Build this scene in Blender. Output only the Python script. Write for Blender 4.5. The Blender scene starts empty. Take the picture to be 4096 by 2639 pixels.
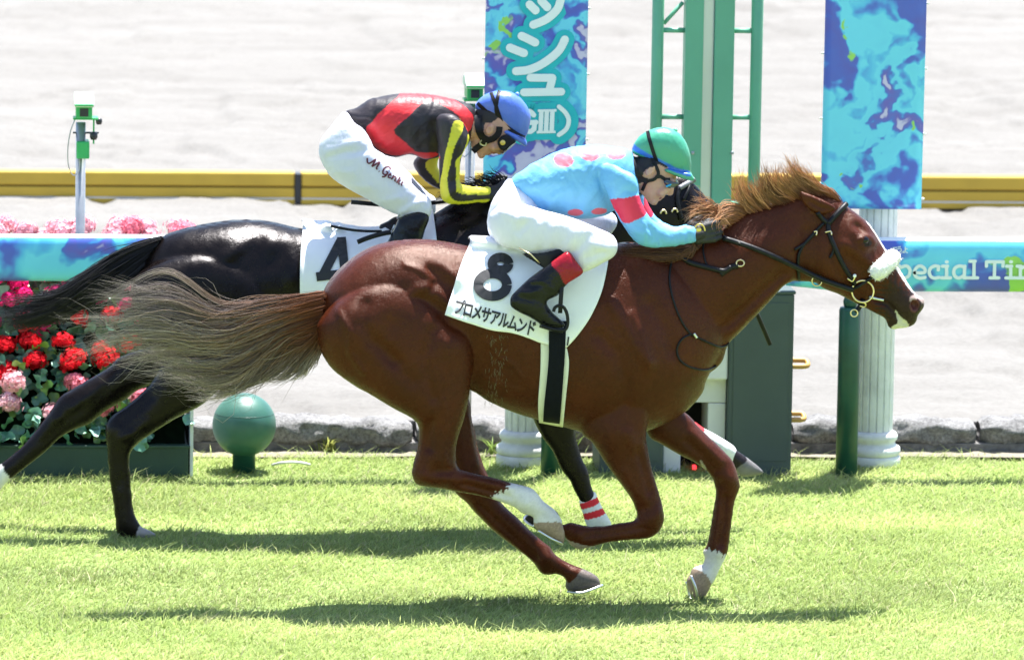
import bpy, bmesh, math, random
import numpy as np
from mathutils import Vector, Matrix

random.seed(4); RNG = np.random.default_rng(8)
SC = bpy.context.scene
COL = SC.collection
rad = math.radians

# ------------------------------------------------------------------ camera
PITCH, YAW, ROLL = rad(8.0), rad(5.0), rad(0.9)
DIST, FPX, LOOKZ = 25.0, 6000.0, 1.142
_f = Vector((math.sin(YAW) * math.cos(PITCH), math.cos(YAW) * math.cos(PITCH), -math.sin(PITCH)))
_r0 = Vector((math.cos(YAW), -math.sin(YAW), 0.0))
_u0 = _r0.cross(_f)
_r = _r0 * math.cos(ROLL) + _u0 * math.sin(ROLL)
_u = _u0 * math.cos(ROLL) - _r0 * math.sin(ROLL)
CAMPOS = Vector((0, 0, LOOKZ)) - _f * DIST
cam_d = bpy.data.cameras.new("camera"); cam = bpy.data.objects.new("camera", cam_d); COL.objects.link(cam)
cam.matrix_world = Matrix(((_r.x, _u.x, -_f.x, CAMPOS.x), (_r.y, _u.y, -_f.y, CAMPOS.y),
                           (_r.z, _u.z, -_f.z, CAMPOS.z), (0, 0, 0, 1)))
cam_d.sensor_width = 36.0; cam_d.lens = FPX / 1024.0 * 36.0
cam_d.clip_start = 0.5; cam_d.clip_end = 600.0
cam_d.dof.use_dof = True; cam_d.dof.focus_distance = DIST; cam_d.dof.aperture_fstop = 5.6
SC.camera = cam
SC.render.resolution_x, SC.render.resolution_y = 1024, 659

# ------------------------------------------------------------------ light
SUN_EL, SUN_AZ = rad(75.0), rad(30.0)      # behind the horses, high; azimuth from +Y towards +X
world = bpy.data.worlds.new("World"); SC.world = world; world.use_nodes = True
wn = world.node_tree; wn.nodes.clear()
wo = wn.nodes.new("ShaderNodeOutputWorld"); wb = wn.nodes.new("ShaderNodeBackground")
sk = wn.nodes.new("ShaderNodeTexSky"); sk.sky_type = 'NISHITA'; sk.sun_disc = False
sk.sun_elevation = SUN_EL; sk.sun_rotation = SUN_AZ
wb.inputs[1].default_value = 0.102
wn.links.new(sk.outputs[0], wb.inputs[0]); wn.links.new(wb.outputs[0], wo.inputs[0])
sl = bpy.data.lights.new("sun", 'SUN'); sl.energy = 5.0; sl.angle = rad(0.53); sl.color = (1.0, 0.975, 0.94)
so = bpy.data.objects.new("sun", sl); COL.objects.link(so)
_sd = Vector((math.sin(SUN_AZ) * math.cos(SUN_EL), math.cos(SUN_AZ) * math.cos(SUN_EL), math.sin(SUN_EL)))
so.rotation_euler = _sd.to_track_quat('Z', 'Y').to_euler(); so.location = (0, 10, 30)
SC.view_settings.view_transform = 'Standard'; SC.view_settings.look = 'None'
SC.view_settings.gamma = 1.0; SC.view_settings.exposure = 1.66
SC.cycles.use_denoising = True
SC.cycles.max_bounces = 8; SC.cycles.diffuse_bounces = 4; SC.cycles.transparent_max_bounces = 12

# ------------------------------------------------------------------ photo-plane mapping (metres <- photo pixels at a known depth)
def P(px, py, Y):
    d = _f + _r * ((px - 512.0) / FPX) + _u * ((329.5 - py) / FPX)
    t = (Y - CAMPOS.y) / d.y
    return CAMPOS + d * t
def PG(px, py, z=0.0):
    d = _f + _r * ((px - 512.0) / FPX) + _u * ((329.5 - py) / FPX)
    t = (z - CAMPOS.z) / d.z
    return CAMPOS + d * t
CROP = dict(A=(2600, 600, 1200 / 2310), B=(1900, 450, 1100 / 2118), C=(1200, 300, 1000 / 2200), D=(1200, 900, 1300 / 2224),
            E=(2200, 900, 1100 / 1882), L=(1500, 1500, 1600 / 2391), G=(0, 800, 1300 / 2224), H=(0, 1350, 1200 / 2053),
            I=(1800, 0, 1300 / 2224), J=(2900, 0, 1196 / 2046), K=(2700, 1100, 1396 / 2389), S=(0, 0, 1300 / 2002),
            M=(700, 1500, 1300 / 2224), N=(1700, 1200, 1000 / 2200), O=(2000, 1900, 1000 / 2391), Q=(0, 1050, 800 / 1449),
            F=(0, 0, 4096 / 2390), R=(3400, 850, 696 / 2382), T=(1700, 1500, 1200 / 2391), U=(2500, 1500, 700 / 2156),
            V=(1850, 350, 450 / 2310), W=(2400, 600, 600 / 2053))
def c(k, pts):
    x0, y0, s = CROP[k]
    return [((x0 + x * s) / 4.0, (y0 + y * s) / 4.0) for x, y in pts]
def c1(k, x, y): return c(k, [(x, y)])[0]

# ------------------------------------------------------------------ scene helpers
def tag(o, label=None, cat=None, group=None, kind=None):
    if label: o["label"] = label
    if cat: o["category"] = cat
    if group: o["group"] = group
    if kind: o["kind"] = kind
    return o
def empty(name, loc, label=None, cat=None, group=None):
    o = bpy.data.objects.new(name, None); o.location = loc; o.empty_display_size = 0.2
    COL.objects.link(o)
    return tag(o, label, cat, group)
def link(name, me, mat=None, parent=None):
    o = bpy.data.objects.new(name, me); COL.objects.link(o)
    if mat is not None and len(me.materials) == 0: me.materials.append(mat)
    if parent is not None:
        o.parent = parent
        L = Vector(parent.location)
        q = parent.parent
        while q is not None: L = L + Vector(q.location); q = q.parent
        o.location = -L            # meshes are written in world coordinates
    return o
def np_mesh(name, V, Fq, smooth=True, cols=None):
    """V (n,3); Fq list of arrays (m,k) of the same k per array"""
    me = bpy.data.meshes.new(name)
    V = np.asarray(V, dtype=np.float32)
    if not isinstance(Fq, list): Fq = [Fq]
    Fq = [np.asarray(f, dtype=np.int32) for f in Fq if len(f)]
    me.vertices.add(len(V)); me.vertices.foreach_set("co", V.ravel())
    nl = sum(f.size for f in Fq); nf = sum(len(f) for f in Fq)
    me.loops.add(nl); me.polygons.add(nf)
    me.loops.foreach_set("vertex_index", np.concatenate([f.ravel() for f in Fq]))
    tot = np.concatenate([np.full(len(f), f.shape[1], np.int32) for f in Fq])
    st = np.concatenate([[0], np.cumsum(tot)[:-1]]).astype(np.int32)
    me.polygons.foreach_set("loop_start", st); me.polygons.foreach_set("loop_total", tot)
    me.polygons.foreach_set("use_smooth", np.full(nf, smooth, dtype=bool))
    me.update(calc_edges=True); me.validate()
    if cols is not None:
        at = me.color_attributes.new("col", 'FLOAT_COLOR', 'POINT')
        cc = np.ones((len(V), 4), np.float32); cc[:, :3] = cols
        at.data.foreach_set("color", cc.ravel())
    return me
def bm_mesh(name, bm, smooth=False):
    me = bpy.data.meshes.new(name); bm.to_mesh(me); bm.free()
    for p in me.polygons: p.use_smooth = smooth
    return me
def bm_box(bm, x0, x1, y0, y1, z0, z1, bev=0.0):
    r = bmesh.ops.create_cube(bm, size=1.0, matrix=Matrix.Translation(((x0 + x1) / 2, (y0 + y1) / 2, (z0 + z1) / 2)) @
                              Matrix.Diagonal((abs(x1 - x0), abs(y1 - y0), abs(z1 - z0), 1)))
    if bev:
        es = list({e for v in r['verts'] for e in v.link_edges})
        bmesh.ops.bevel(bm, geom=es, offset=bev, segments=2, affect='EDGES', profile=0.5)
def box(name, x0, x1, y0, y1, z0, z1, mat, parent=None, bev=0.004):
    bm = bmesh.new(); bm_box(bm, x0, x1, y0, y1, z0, z1, bev)
    return link(name, bm_mesh(name, bm), mat, parent)
def lathe(name, prof, cx, cy, mat, parent=None, n=32, flute=None, smooth=True):
    """prof: list of (r,z); flute(angle,z)->radius factor"""
    V = []; F4 = []
    for r, z in prof:
        for i in range(n):
            a = 2 * math.pi * i / n; rr = r * (flute(a, z) if flute else 1)
            V.append((cx + rr * math.cos(a), cy + rr * math.sin(a), z))
    for j in range(len(prof) - 1):
        for i in range(n):
            F4.append((j * n + i, j * n + (i + 1) % n, (j + 1) * n + (i + 1) % n, (j + 1) * n + i))
    b = len(V); V.append((cx, cy, prof[0][1])); V.append((cx, cy, prof[-1][1]))
    T3 = [(b, (i + 1) % n, i) for i in range(n)] + [(b + 1, (len(prof) - 1) * n + i, (len(prof) - 1) * n + (i + 1) % n) for i in range(n)]
    return link(name, np_mesh(name, V, [np.array(F4), np.array(T3)], smooth), mat, parent)
def frames(pts):
    pts = np.asarray(pts, float); n = len(pts)
    t = np.gradient(pts, axis=0); t /= np.linalg.norm(t, axis=1)[:, None] + 1e-12
    a = np.array([0, 1.0, 0]) if abs(t[0][1]) < .9 else np.array([1.0, 0, 0])
    N = np.zeros_like(pts); u = np.cross(t[0], a); u /= np.linalg.norm(u)
    for i in range(n):
        u = u - t[i] * np.dot(u, t[i]); u /= np.linalg.norm(u) + 1e-12; N[i] = u
    return t, N, np.cross(t, N)
def tube_data(pts, r, n=8, flat=1.0, closed=False):
    """round or flat tube; r scalar or list. flat scales the y-ish binormal"""
    pts = np.asarray(pts, float); m = len(pts)
    r = np.broadcast_to(np.asarray(r, float), (m,))
    t, N, B = frames(pts)
    V = []
    for i in range(m):
        for k in range(n):
            a = 2 * math.pi * k / n
            V.append(pts[i] + r[i] * (math.cos(a) * N[i] + math.sin(a) * B[i] * flat))
    F4 = []
    for i in range(m - 1 + (1 if closed else 0)):
        j = (i + 1) % m
        for k in range(n):
            F4.append((i * n + k, i * n + (k + 1) % n, j * n + (k + 1) % n, j * n + k))
    T3 = []
    if not closed:
        b = len(V); V.append(pts[0]); V.append(pts[-1])
        for k in range(n):
            T3.append((b, (k + 1) % n, k)); T3.append((b + 1, (m - 1) * n + k, (m - 1) * n + (k + 1) % n))
    return np.array(V), np.array(F4), np.array(T3).reshape(-1, 3)
def tube(name, pts, r, mat, parent=None, n=8, flat=1.0, closed=False):
    V, F4, T3 = tube_data(pts, r, n, flat, closed)
    return link(name, np_mesh(name, V, [F4, T3], True), mat, parent)
def tubes(name, plist, mat, parent=None, n=8):
    VV = []; FF = []; TT = []; b = 0
    for pts, r in plist:
        V, F4, T3 = tube_data(pts, r, n)
        VV.append(V); FF.append(F4 + b); TT.append(T3 + b); b += len(V)
    return link(name, np_mesh(name, np.concatenate(VV), [np.concatenate(FF), np.concatenate(TT)], True), mat, parent)
def crom(pts, sub=4, closed=False):
    P_ = np.asarray(pts, float); n = len(P_); out = []
    rng = range(n if closed else n - 1)
    for i in rng:
        if closed: p0, p1, p2, p3 = P_[(i - 1) % n], P_[i], P_[(i + 1) % n], P_[(i + 2) % n]
        else: p0, p1, p2, p3 = P_[max(i - 1, 0)], P_[i], P_[i + 1], P_[min(i + 2, n - 1)]
        for k in range(sub):
            t = k / sub
            out.append(0.5 * ((2 * p1) + (-p0 + p2) * t + (2 * p0 - 5 * p1 + 4 * p2 - p3) * t * t + (-p0 + 3 * p1 - 3 * p2 + p3) * t ** 3))
    if not closed: out.append(P_[-1])
    return np.array(out)
def prism(name, poly, y0, y1, mat, parent=None, bev=0.0, smooth=False):
    """poly: world (x,z) outline, extruded between y0 and y1"""
    bm = bmesh.new()
    vs = [bm.verts.new((x, y0, z)) for x, z in poly]
    f = bm.faces.new(vs)
    r = bmesh.ops.extrude_face_region(bm, geom=[f])
    for v in r['geom']:
        if isinstance(v, bmesh.types.BMVert): v.co.y = y1
    bmesh.ops.recalc_face_normals(bm, faces=bm.faces)
    if bev: bmesh.ops.bevel(bm, geom=list(bm.edges), offset=bev, segments=2, affect='EDGES')
    bmesh.ops.triangulate(bm, faces=[f for f in bm.faces if len(f.verts) > 4])
    return link(name, bm_mesh(name, bm, smooth), mat, parent)

# ------------------------------------------------------------------ materials
MATS = {}
def nmat(name):
    m = bpy.data.materials.new(name); m.use_nodes = True; MATS[name] = m
    nt = m.node_tree; b = nt.nodes["Principled BSDF"]
    return m, nt, b
def N(nt, t, **k):
    n = nt.nodes.new(t)
    for a, v in k.items(): setattr(n, a, v)
    return n
def ramp(nt, stops, interp='LINEAR'):
    r = N(nt, "ShaderNodeValToRGB"); r.color_ramp.interpolation = interp
    el = r.color_ramp.elements
    while len(el) < len(stops): el.new(0.5)
    for e, (p, col) in zip(el, stops):
        e.position = p; e.color = (*col, 1) if len(col) == 3 else col
    return r
def coord(nt, scale=(1, 1, 1), rot=(0, 0, 0), loc=(0, 0, 0), src="Object"):
    tc = N(nt, "ShaderNodeTexCoord"); mp = N(nt, "ShaderNodeMapping")
    mp.inputs['Scale'].default_value = scale; mp.inputs['Rotation'].default_value = rot; mp.inputs['Location'].default_value = loc
    nt.links.new(tc.outputs[src], mp.inputs[0]); return mp.outputs[0]
def noise(nt, vec, scale, detail=4, rough=.55, dist=0.0):
    n = N(nt, "ShaderNodeTexNoise"); n.inputs['Scale'].default_value = scale; n.inputs['Detail'].default_value = detail
    n.inputs['Roughness'].default_value = rough; n.inputs['Distortion'].default_value = dist
    nt.links.new(vec, n.inputs['Vector']); return n
def bump(nt, b, h, strength=.3, dist=.01):
    bp = N(nt, "ShaderNodeBump"); bp.inputs['Strength'].default_value = strength; bp.inputs['Distance'].default_value = dist
    nt.links.new(h, bp.inputs['Height']); nt.links.new(bp.outputs[0], b.inputs['Normal']); return bp
def simple(name, col, rough=.5, metal=0.0, var=.12, vscale=8.0, bumps=0.0, bscale=60.0, coat=0.0, spec=.5):
    m, nt, b = nmat(name)
    v = coord(nt); n = noise(nt, v, vscale, 5, .6)
    c0 = tuple(max(0, x * (1 - var)) for x in col); c2 = tuple(min(1, x * (1 + var)) for x in col)
    r = ramp(nt, [(.3, c0), (.7, c2)]); nt.links.new(n.outputs[0], r.inputs[0]); nt.links.new(r.outputs[0], b.inputs['Base Color'])
    b.inputs['Roughness'].default_value = rough; b.inputs['Metallic'].default_value = metal
    b.inputs['Specular IOR Level'].default_value = spec
    b.inputs['Coat Weight'].default_value = coat; b.inputs['Coat Roughness'].default_value = .15
    if bumps:
        n2 = noise(nt, v, bscale, 3, .6); bump(nt, b, n2.outputs[0], bumps, .01)
    return m
def vcol(name, rough=.5, var=.15, vscale=25.0, bumps=0.0, bscale=(40, 40, 40), bdist=.01, spec=.5, coat=0.0, sheen=0.0, subs=0.0, detail=4, rvar=0.0, bump2=None, tint=None):
    """colour from the mesh's own colour attribute, broken up by noise"""
    m, nt, b = nmat(name)
    a = N(nt, "ShaderNodeVertexColor", layer_name="col")
    v = coord(nt); n = noise(nt, v, vscale, 5, .6)
    mr = N(nt, "ShaderNodeMapRange"); mr.inputs[1].default_value = .25; mr.inputs[2].default_value = .75
    mr.inputs[3].default_value = 1 - var; mr.inputs[4].default_value = 1 + var
    nt.links.new(n.outputs[0], mr.inputs[0])
    mx = N(nt, "ShaderNodeMix", data_type='RGBA', blend_type='MULTIPLY'); mx.inputs[0].default_value = 1
    nt.links.new(a.outputs[0], mx.inputs[6]); nt.links.new(mr.outputs[0], mx.inputs[7])
    nt.links.new(mx.outputs[2], b.inputs['Base Color'])
    b.inputs['Roughness'].default_value = rough; b.inputs['Specular IOR Level'].default_value = spec
    if rvar:
        nr = noise(nt, coord(nt, (1, 1, 1)), 14.0, 6, .7); mr2 = N(nt, "ShaderNodeMapRange"); mr2.inputs[1].default_value = .3; mr2.inputs[2].default_value = .7
        mr2.inputs[3].default_value = rough - rvar; mr2.inputs[4].default_value = rough + rvar; nt.links.new(nr.outputs[0], mr2.inputs[0]); nt.links.new(mr2.outputs[0], b.inputs['Roughness'])
    b.inputs['Coat Weight'].default_value = coat; b.inputs['Coat Roughness'].default_value = .25
    b.inputs['Sheen Weight'].default_value = sheen
    if tint: b.inputs['Specular Tint'].default_value = (*tint, 1)
    if subs: b.inputs['Subsurface Weight'].default_value = subs; b.inputs['Subsurface Scale'].default_value = .01
    if bumps:
        v2 = coord(nt, bscale); n2 = noise(nt, v2, 1.0, detail, .6); bp = bump(nt, b, n2.outputs[0], bumps, bdist)
        if bump2:
            n3 = noise(nt, coord(nt, bump2[0], bump2[3] if len(bump2) > 3 else (0, 0, 0)), 1.0, 4, .65); bp2 = N(nt, "ShaderNodeBump"); bp2.inputs['Strength'].default_value = bump2[1]; bp2.inputs['Distance'].default_value = bump2[2]
            nt.links.new(n3.outputs[0], bp2.inputs['Height']); nt.links.new(bp2.outputs[0], bp.inputs['Normal'])
    return m

# ------------------------------------------------------------------ voxel sculpting: outlines inflated to rounded volumes, merged into one skin
def inside(poly, X, Z):
    ins = np.zeros(X.shape, bool); n = len(poly)
    for i in range(n):
        x1, z1 = poly[i]; x2, z2 = poly[(i + 1) % n]
        if z1 == z2: continue
        k = ((z1 > Z) != (z2 > Z)) & (X < (x2 - x1) * (Z - z1) / (z2 - z1) + x1)
        ins ^= k
    return ins
def poisson(mask, h):
    def relax(u, m, hh, it):
        for _ in range(it):
            s = np.zeros_like(u)
            s[1:-1, 1:-1] = (u[:-2, 1:-1] + u[2:, 1:-1] + u[1:-1, :-2] + u[1:-1, 2:] + hh * hh) * .25
            u = np.where(m, s, 0)
        return u
    levels = [mask]
    while min(levels[-1].shape) > 24 and len(levels) < 4: levels.append(levels[-1][::2, ::2])
    u = np.zeros(levels[-1].shape); hh = h * 2 ** (len(levels) - 1)
    u = relax(u, levels[-1], hh, 500)
    for lv in levels[-2::-1]:
        hh /= 2
        up = np.repeat(np.repeat(u, 2, 0), 2, 1)[:lv.shape[0], :lv.shape[1]]
        if up.shape != lv.shape:
            up = np.pad(up, ((0, lv.shape[0] - up.shape[0]), (0, lv.shape[1] - up.shape[1])), mode='edge')
        u = relax(np.where(lv, up, 0), lv, hh, 70)
    return u
def seg_d2(X, Z, a, b):
    ax, az = a; bx, bz = b; dx, dz = bx - ax, bz - az
    t = np.clip(((X - ax) * dx + (Z - az) * dz) / (dx * dx + dz * dz + 1e-12), 0, 1)
    return (X - ax - t * dx) ** 2 + (Z - az - t * dz) ** 2
def blur3(a, sig):
    r = max(1, int(math.ceil(sig * 2.5))); k = np.exp(-.5 * (np.arange(-r, r + 1) / sig) ** 2); k /= k.sum(); k = k.astype(np.float32)
    for ax in range(3):
        out = a * k[r]
        for i in range(1, r + 1):
            sl0 = [slice(None)] * 3; sl1 = [slice(None)] * 3
            sl0[ax] = slice(i, None); sl1[ax] = slice(None, -i)
            out[tuple(sl0)] += a[tuple(sl1)] * k[r + i]; out[tuple(sl1)] += a[tuple(sl0)] * k[r - i]
        a = out
    return a
class Sculpt:
    def __init__(s, Y0, h):
        s.Y0 = Y0; s.h = h; s.parts = []; s.lm = 1.0
    def poly(s, pts, ys=0.0, sc=1.0, tmax=None, bumps=(), lines=(), sub=4, axis='x', sharp=False, g=0.0):
        """pts: photo px outline; ys: y offset (number or [(px,y),...] along the photo's x or y)"""
        if not isinstance(ys, (list, tuple)): ys = [(0, ys), (1, ys)]
        k = 0 if axis == 'x' else 1
        ks = np.array(sorted(ys)); yf = lambda q: float(np.interp(q[k], ks[:, 0], ks[:, 1]))
        cr = np.asarray(pts, float) if sharp else crom(pts, sub, True)
        W = np.array([P(q[0], q[1], s.Y0 + yf(q)) for q in cr])[:, [0, 2]]
        # y offset as a function of world x (or z)
        kw = []
        for q, y in ks:
            i = np.argmin(np.abs(cr[:, k] - q)); w = P(q if k == 0 else cr[i][0], cr[i][1] if k == 0 else q, s.Y0 + y)
            kw.append((w.x if k == 0 else w.z, y))
        kw = np.array(sorted(kw))
        tow = lambda q: P(q[0], q[1], s.Y0 + yf(q))
        bw = [((tow((b[0], b[1])).x, tow((b[0], b[1])).z), b[2] / 240.0, b[3] * s.lm) for b in bumps]
        lw = [([(tow(q).x, tow(q).z) for q in l[0]], l[1] / 240.0, l[2] * s.lm) for l in lines]
        s.parts.append(('poly', W, kw, k, sc, tmax, bw, lw, g)); return s
    def cap(s, a, b, ra, rb):  # world points
        s.parts.append(('cap', np.array(a, float), np.array(b, float), ra, rb)); return s
    def ell(s, cen, rr, rot=0.0, cut=False):
        s.parts.append(('cut' if cut else 'ell', np.array(cen, float), np.array(rr, float), rot)); return s
    def build(s, sig=1.2, smooth=2):
        grow = 0.0
        h = s.h; lo = []; hi = []
        for p in s.parts:
            if p[0] == 'poly':
                w = p[1]; ext = .5 * min(np.ptp(w[:, 0]), np.ptp(w[:, 1])) * p[4] + .05
                lo.append((w[:, 0].min(), s.Y0 + p[2][:, 1].min() - ext, w[:, 1].min())); hi.append((w[:, 0].max(), s.Y0 + p[2][:, 1].max() + ext, w[:, 1].max()))
            elif p[0] == 'cap':
                r = max(p[3], p[4]); lo.append(np.minimum(p[1], p[2]) - r); hi.append(np.maximum(p[1], p[2]) + r)
            else:
                r = max(p[2]); lo.append(p[1] - r); hi.append(p[1] + r)
        lo = np.min(lo, 0) - 6 * h - grow; hi = np.max(hi, 0) + 6 * h + grow
        n = np.ceil((hi - lo) / h).astype(int) + 1
        f = np.zeros(n, np.float32)
        gx, gy, gz = [lo[i] + h * np.arange(n[i]) for i in range(3)]
        cuts = []
        for p in s.parts:
            if p[0] == 'poly':
                _, w, kw, k, sc, tmax, bw, lw, grow = p
                hf = h / 2
                i0 = max(0, int((w[:, 0].min() - grow - lo[0]) / h) - 3); i1 = min(n[0], int((w[:, 0].max() + grow - lo[0]) / h) + 4)
                k0 = max(0, int((w[:, 1].min() - grow - lo[2]) / h) - 3); k1 = min(n[2], int((w[:, 1].max() + grow - lo[2]) / h) + 4)
                xs = lo[0] + h * i0 + hf * (np.arange((i1 - i0) * 2) - .5); zs = lo[2] + h * k0 + hf * (np.arange((k1 - k0) * 2) - .5)
                X, Z = np.meshgrid(xs, zs, indexing='ij')
                m = inside(w, X, Z)
                if grow:
                    nn = int(round(abs(grow) / hf))
                    for _ in range(nn):
                        g = m.copy()
                        if grow > 0:
                            g[1:] |= m[:-1]; g[:-1] |= m[1:]; g[:, 1:] |= m[:, :-1]; g[:, :-1] |= m[:, 1:]
                        else:
                            g[1:] &= m[:-1]; g[:-1] &= m[1:]; g[:, 1:] &= m[:, :-1]; g[:, :-1] &= m[:, 1:]
                        m = g
                u = poisson(m, hf)
                Wd = sc * np.sqrt(np.maximum(2 * u, 0))
                if tmax: Wd = tmax * np.tanh(Wd / tmax)
                fade = np.clip(Wd / .03, 0, 1)
                for (bx, bz), sg, am in bw: Wd = Wd + fade * am * np.exp(-.5 * ((X - bx) ** 2 + (Z - bz) ** 2) / sg ** 2)
                for pl, sg, am in lw:
                    d2 = np.min([seg_d2(X, Z, pl[i], pl[i + 1]) for i in range(len(pl) - 1)], 0)
                    Wd = Wd + fade * am * np.exp(-.5 * d2 / sg ** 2)
                Wd = np.where(m, Wd, -1.5 * h)
                Wc = Wd.reshape(i1 - i0, 2, k1 - k0, 2).mean((1, 3)).astype(np.float32)
                yc = s.Y0 + np.interp(gx[i0:i1] if k == 0 else gz[k0:k1], kw[:, 0], kw[:, 1])
                yc = yc[:, None] if k == 0 else yc[None, :]
                yc = np.broadcast_to(yc, Wc.shape)
                dy = np.abs(gy[None, :, None] - yc[:, None, :]).astype(np.float32)
                o = np.clip(.5 + (Wc[:, None, :] - dy) / (2 * h), 0, 1)
                np.maximum(f[i0:i1, :, k0:k1], o, out=f[i0:i1, :, k0:k1])
            else:
                if p[0] == 'cap': r = max(p[3], p[4]); a0 = np.minimum(p[1], p[2]) - r; a1 = np.maximum(p[1], p[2]) + r
                else: r = max(p[2]); a0 = p[1] - r; a1 = p[1] + r
                I0 = np.maximum(0, ((a0 - lo) / h).astype(int) - 2); I1 = np.minimum(n, ((a1 - lo) / h).astype(int) + 3)
                X, Yg, Z = np.meshgrid(gx[I0[0]:I1[0]], gy[I0[1]:I1[1]], gz[I0[2]:I1[2]], indexing='ij')
                if p[0] == 'cap':
                    A, B_ = p[1], p[2]; d = B_ - A; q = np.stack([X - A[0], Yg - A[1], Z - A[2]], -1)
                    t = np.clip((q @ d) / (d @ d + 1e-12), 0, 1)
                    dist = np.linalg.norm(q - t[..., None] * d, axis=-1) - (p[3] + (p[4] - p[3]) * t)
                else:
                    q = np.stack([X - p[1][0], Yg - p[1][1], Z - p[1][2]], -1)
                    cs, sn = math.cos(p[3]), math.sin(p[3])
                    qx = q[..., 0] * cs + q[..., 2] * sn; qz = -q[..., 0] * sn + q[..., 2] * cs
                    rr = p[2]
                    kk = np.sqrt((qx / rr[0]) ** 2 + (q[..., 1] / rr[1]) ** 2 + (qz / rr[2]) ** 2)
                    dist = (kk - 1) * min(rr)
                o = np.clip(.5 - dist / (2 * h), 0, 1).astype(np.float32)
                sl = tuple(slice(I0[i], I1[i]) for i in range(3))
                if p[0] == 'cut': cuts.append((sl, o))
                else: f[sl] = np.maximum(f[sl], o)
        for sl, o in cuts: f[sl] = np.minimum(f[sl], 1 - o)
        if sig: f = blur3(f, sig)
        s.lo = lo; s.n = n
        V, Q = surface_nets(f, .5); V = lo + V * h
        # distance of the near skin from the camera side, for laying straps and cloth on it
        ins = f > .5; first = np.argmax(ins, axis=1); has = ins.any(axis=1)
        fi = np.clip(first, 1, None); II, KK = np.indices(first.shape)
        a = f[II, fi - 1, KK]; b = f[II, fi, KK]
        dep = lo[1] + h * (fi - 1 + np.clip((.5 - a) / (b - a + 1e-9), 0, 1))
        s.dep = np.where(has, dep, np.nan)
        if smooth: V = lap(V, Q, smooth)
        s.V, s.Q = V, Q
        return s
    def near(s, x, z, r=0):
        i = int(np.clip(round((x - s.lo[0]) / s.h), 0, s.n[0] - 1)); k = int(np.clip(round((z - s.lo[2]) / s.h), 0, s.n[2] - 1))
        for rr in (r, 2, 4, 8, 14, 24):
            w = s.dep[max(0, i - rr):i + rr + 1, max(0, k - rr):k + rr + 1]
            if np.isfinite(w).any(): return float(np.nanmin(w)) if r == 0 and rr > 2 else float(np.nanmean(w))
        return s.Y0
    def on(s, px, py, off=.01, r=0):
        """photo pixel -> point on the near skin, raised by off"""
        y = s.Y0 - .15
        for _ in range(4):
            w = P(px, py, y); y = s.near(w.x, w.z, r) - off
        return np.array(P(px, py, y))
    def strap(s, pts, off=.008, sub=5, r=1):
        q = crom(pts, sub) if len(pts) > 2 else np.linspace(pts[0], pts[1], 12)
        A = np.array([s.on(a, b, off, r) for a, b in q])
        for _ in range(2):
            A[1:-1] = .25 * A[:-2] + .5 * A[1:-1] + .25 * A[2:]
        return A
def lap(V, Q, it=2, lam=.5):
    e = np.concatenate([Q[:, [0, 1]], Q[:, [1, 2]], Q[:, [2, 3]], Q[:, [3, 0]]])
    n = len(V); cnt = np.bincount(e.ravel(), minlength=n).astype(float)
    for _ in range(it):
        for l in (lam, -lam * .9):
            S = np.zeros_like(V)
            for a in range(3):
                S[:, a] = np.bincount(e[:, 0], V[e[:, 1], a], n) + np.bincount(e[:, 1], V[e[:, 0], a], n)
            V = V + l * (S / np.maximum(cnt, 1)[:, None] - V)
    return V
def surface_nets(f, iso):
    ins = f > iso
    cnt = np.zeros(tuple(np.array(f.shape) - 1), np.uint8)
    offs = [(i, j, k) for i in (0, 1) for j in (0, 1) for k in (0, 1)]
    nx, ny, nz = f.shape
    for i, j, k in offs: cnt += ins[i:nx - 1 + i, j:ny - 1 + j, k:nz - 1 + k]
    act = (cnt > 0) & (cnt < 8); idx = np.argwhere(act)
    vals = np.stack([f[idx[:, 0] + i, idx[:, 1] + j, idx[:, 2] + k] for i, j, k in offs], 1)
    inn = vals > iso; O = np.array(offs, float)
    acc = np.zeros((len(idx), 3)); num = np.zeros(len(idx))
    for a in range(8):
        for b in range(a + 1, 8):
            if np.abs(O[a] - O[b]).sum() != 1: continue
            m = inn[:, a] != inn[:, b]
            t = np.where(m, (iso - vals[:, a]) / np.where(m, vals[:, b] - vals[:, a], 1), 0)
            acc += np.where(m[:, None], O[a] + t[:, None] * (O[b] - O[a]), 0); num += m
    V = idx + acc / num[:, None]
    mp = np.full(act.shape, -1, np.int32); mp[act] = np.arange(len(idx))
    Q = []
    for ax in range(3):
        s0 = [slice(1, -1)] * 3; s1 = [slice(1, -1)] * 3
        s0[ax] = slice(0, -1); s1[ax] = slice(1, None)
        A = ins[tuple(s0)]; B = ins[tuple(s1)]
        g = np.argwhere(A != B); sg = A[tuple(g.T)]
        base = g.copy(); o1, o2 = [x for x in range(3) if x != ax]
        base[:, o1] += 1; base[:, o2] += 1
        def cell(d1, d2):
            q = base.copy(); q[:, o1] += d1; q[:, o2] += d2; return mp[q[:, 0], q[:, 1], q[:, 2]]
        q = np.stack([cell(-1, -1), cell(0, -1), cell(0, 0), cell(-1, 0)], 1)
        fl = sg if ax != 1 else ~sg
        q[~fl] = q[~fl][:, ::-1]
        Q.append(q)
    return V, np.concatenate(Q)
def vnormals(V, Q):
    a = V[Q[:, 2]] - V[Q[:, 0]]; b = V[Q[:, 3]] - V[Q[:, 1]]; n = np.cross(a, b); out = np.zeros_like(V)
    for k in range(4):
        for d in range(3): out[:, d] += np.bincount(Q[:, k], n[:, d], len(V))
    return out / (np.linalg.norm(out, axis=1)[:, None] + 1e-12)
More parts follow.
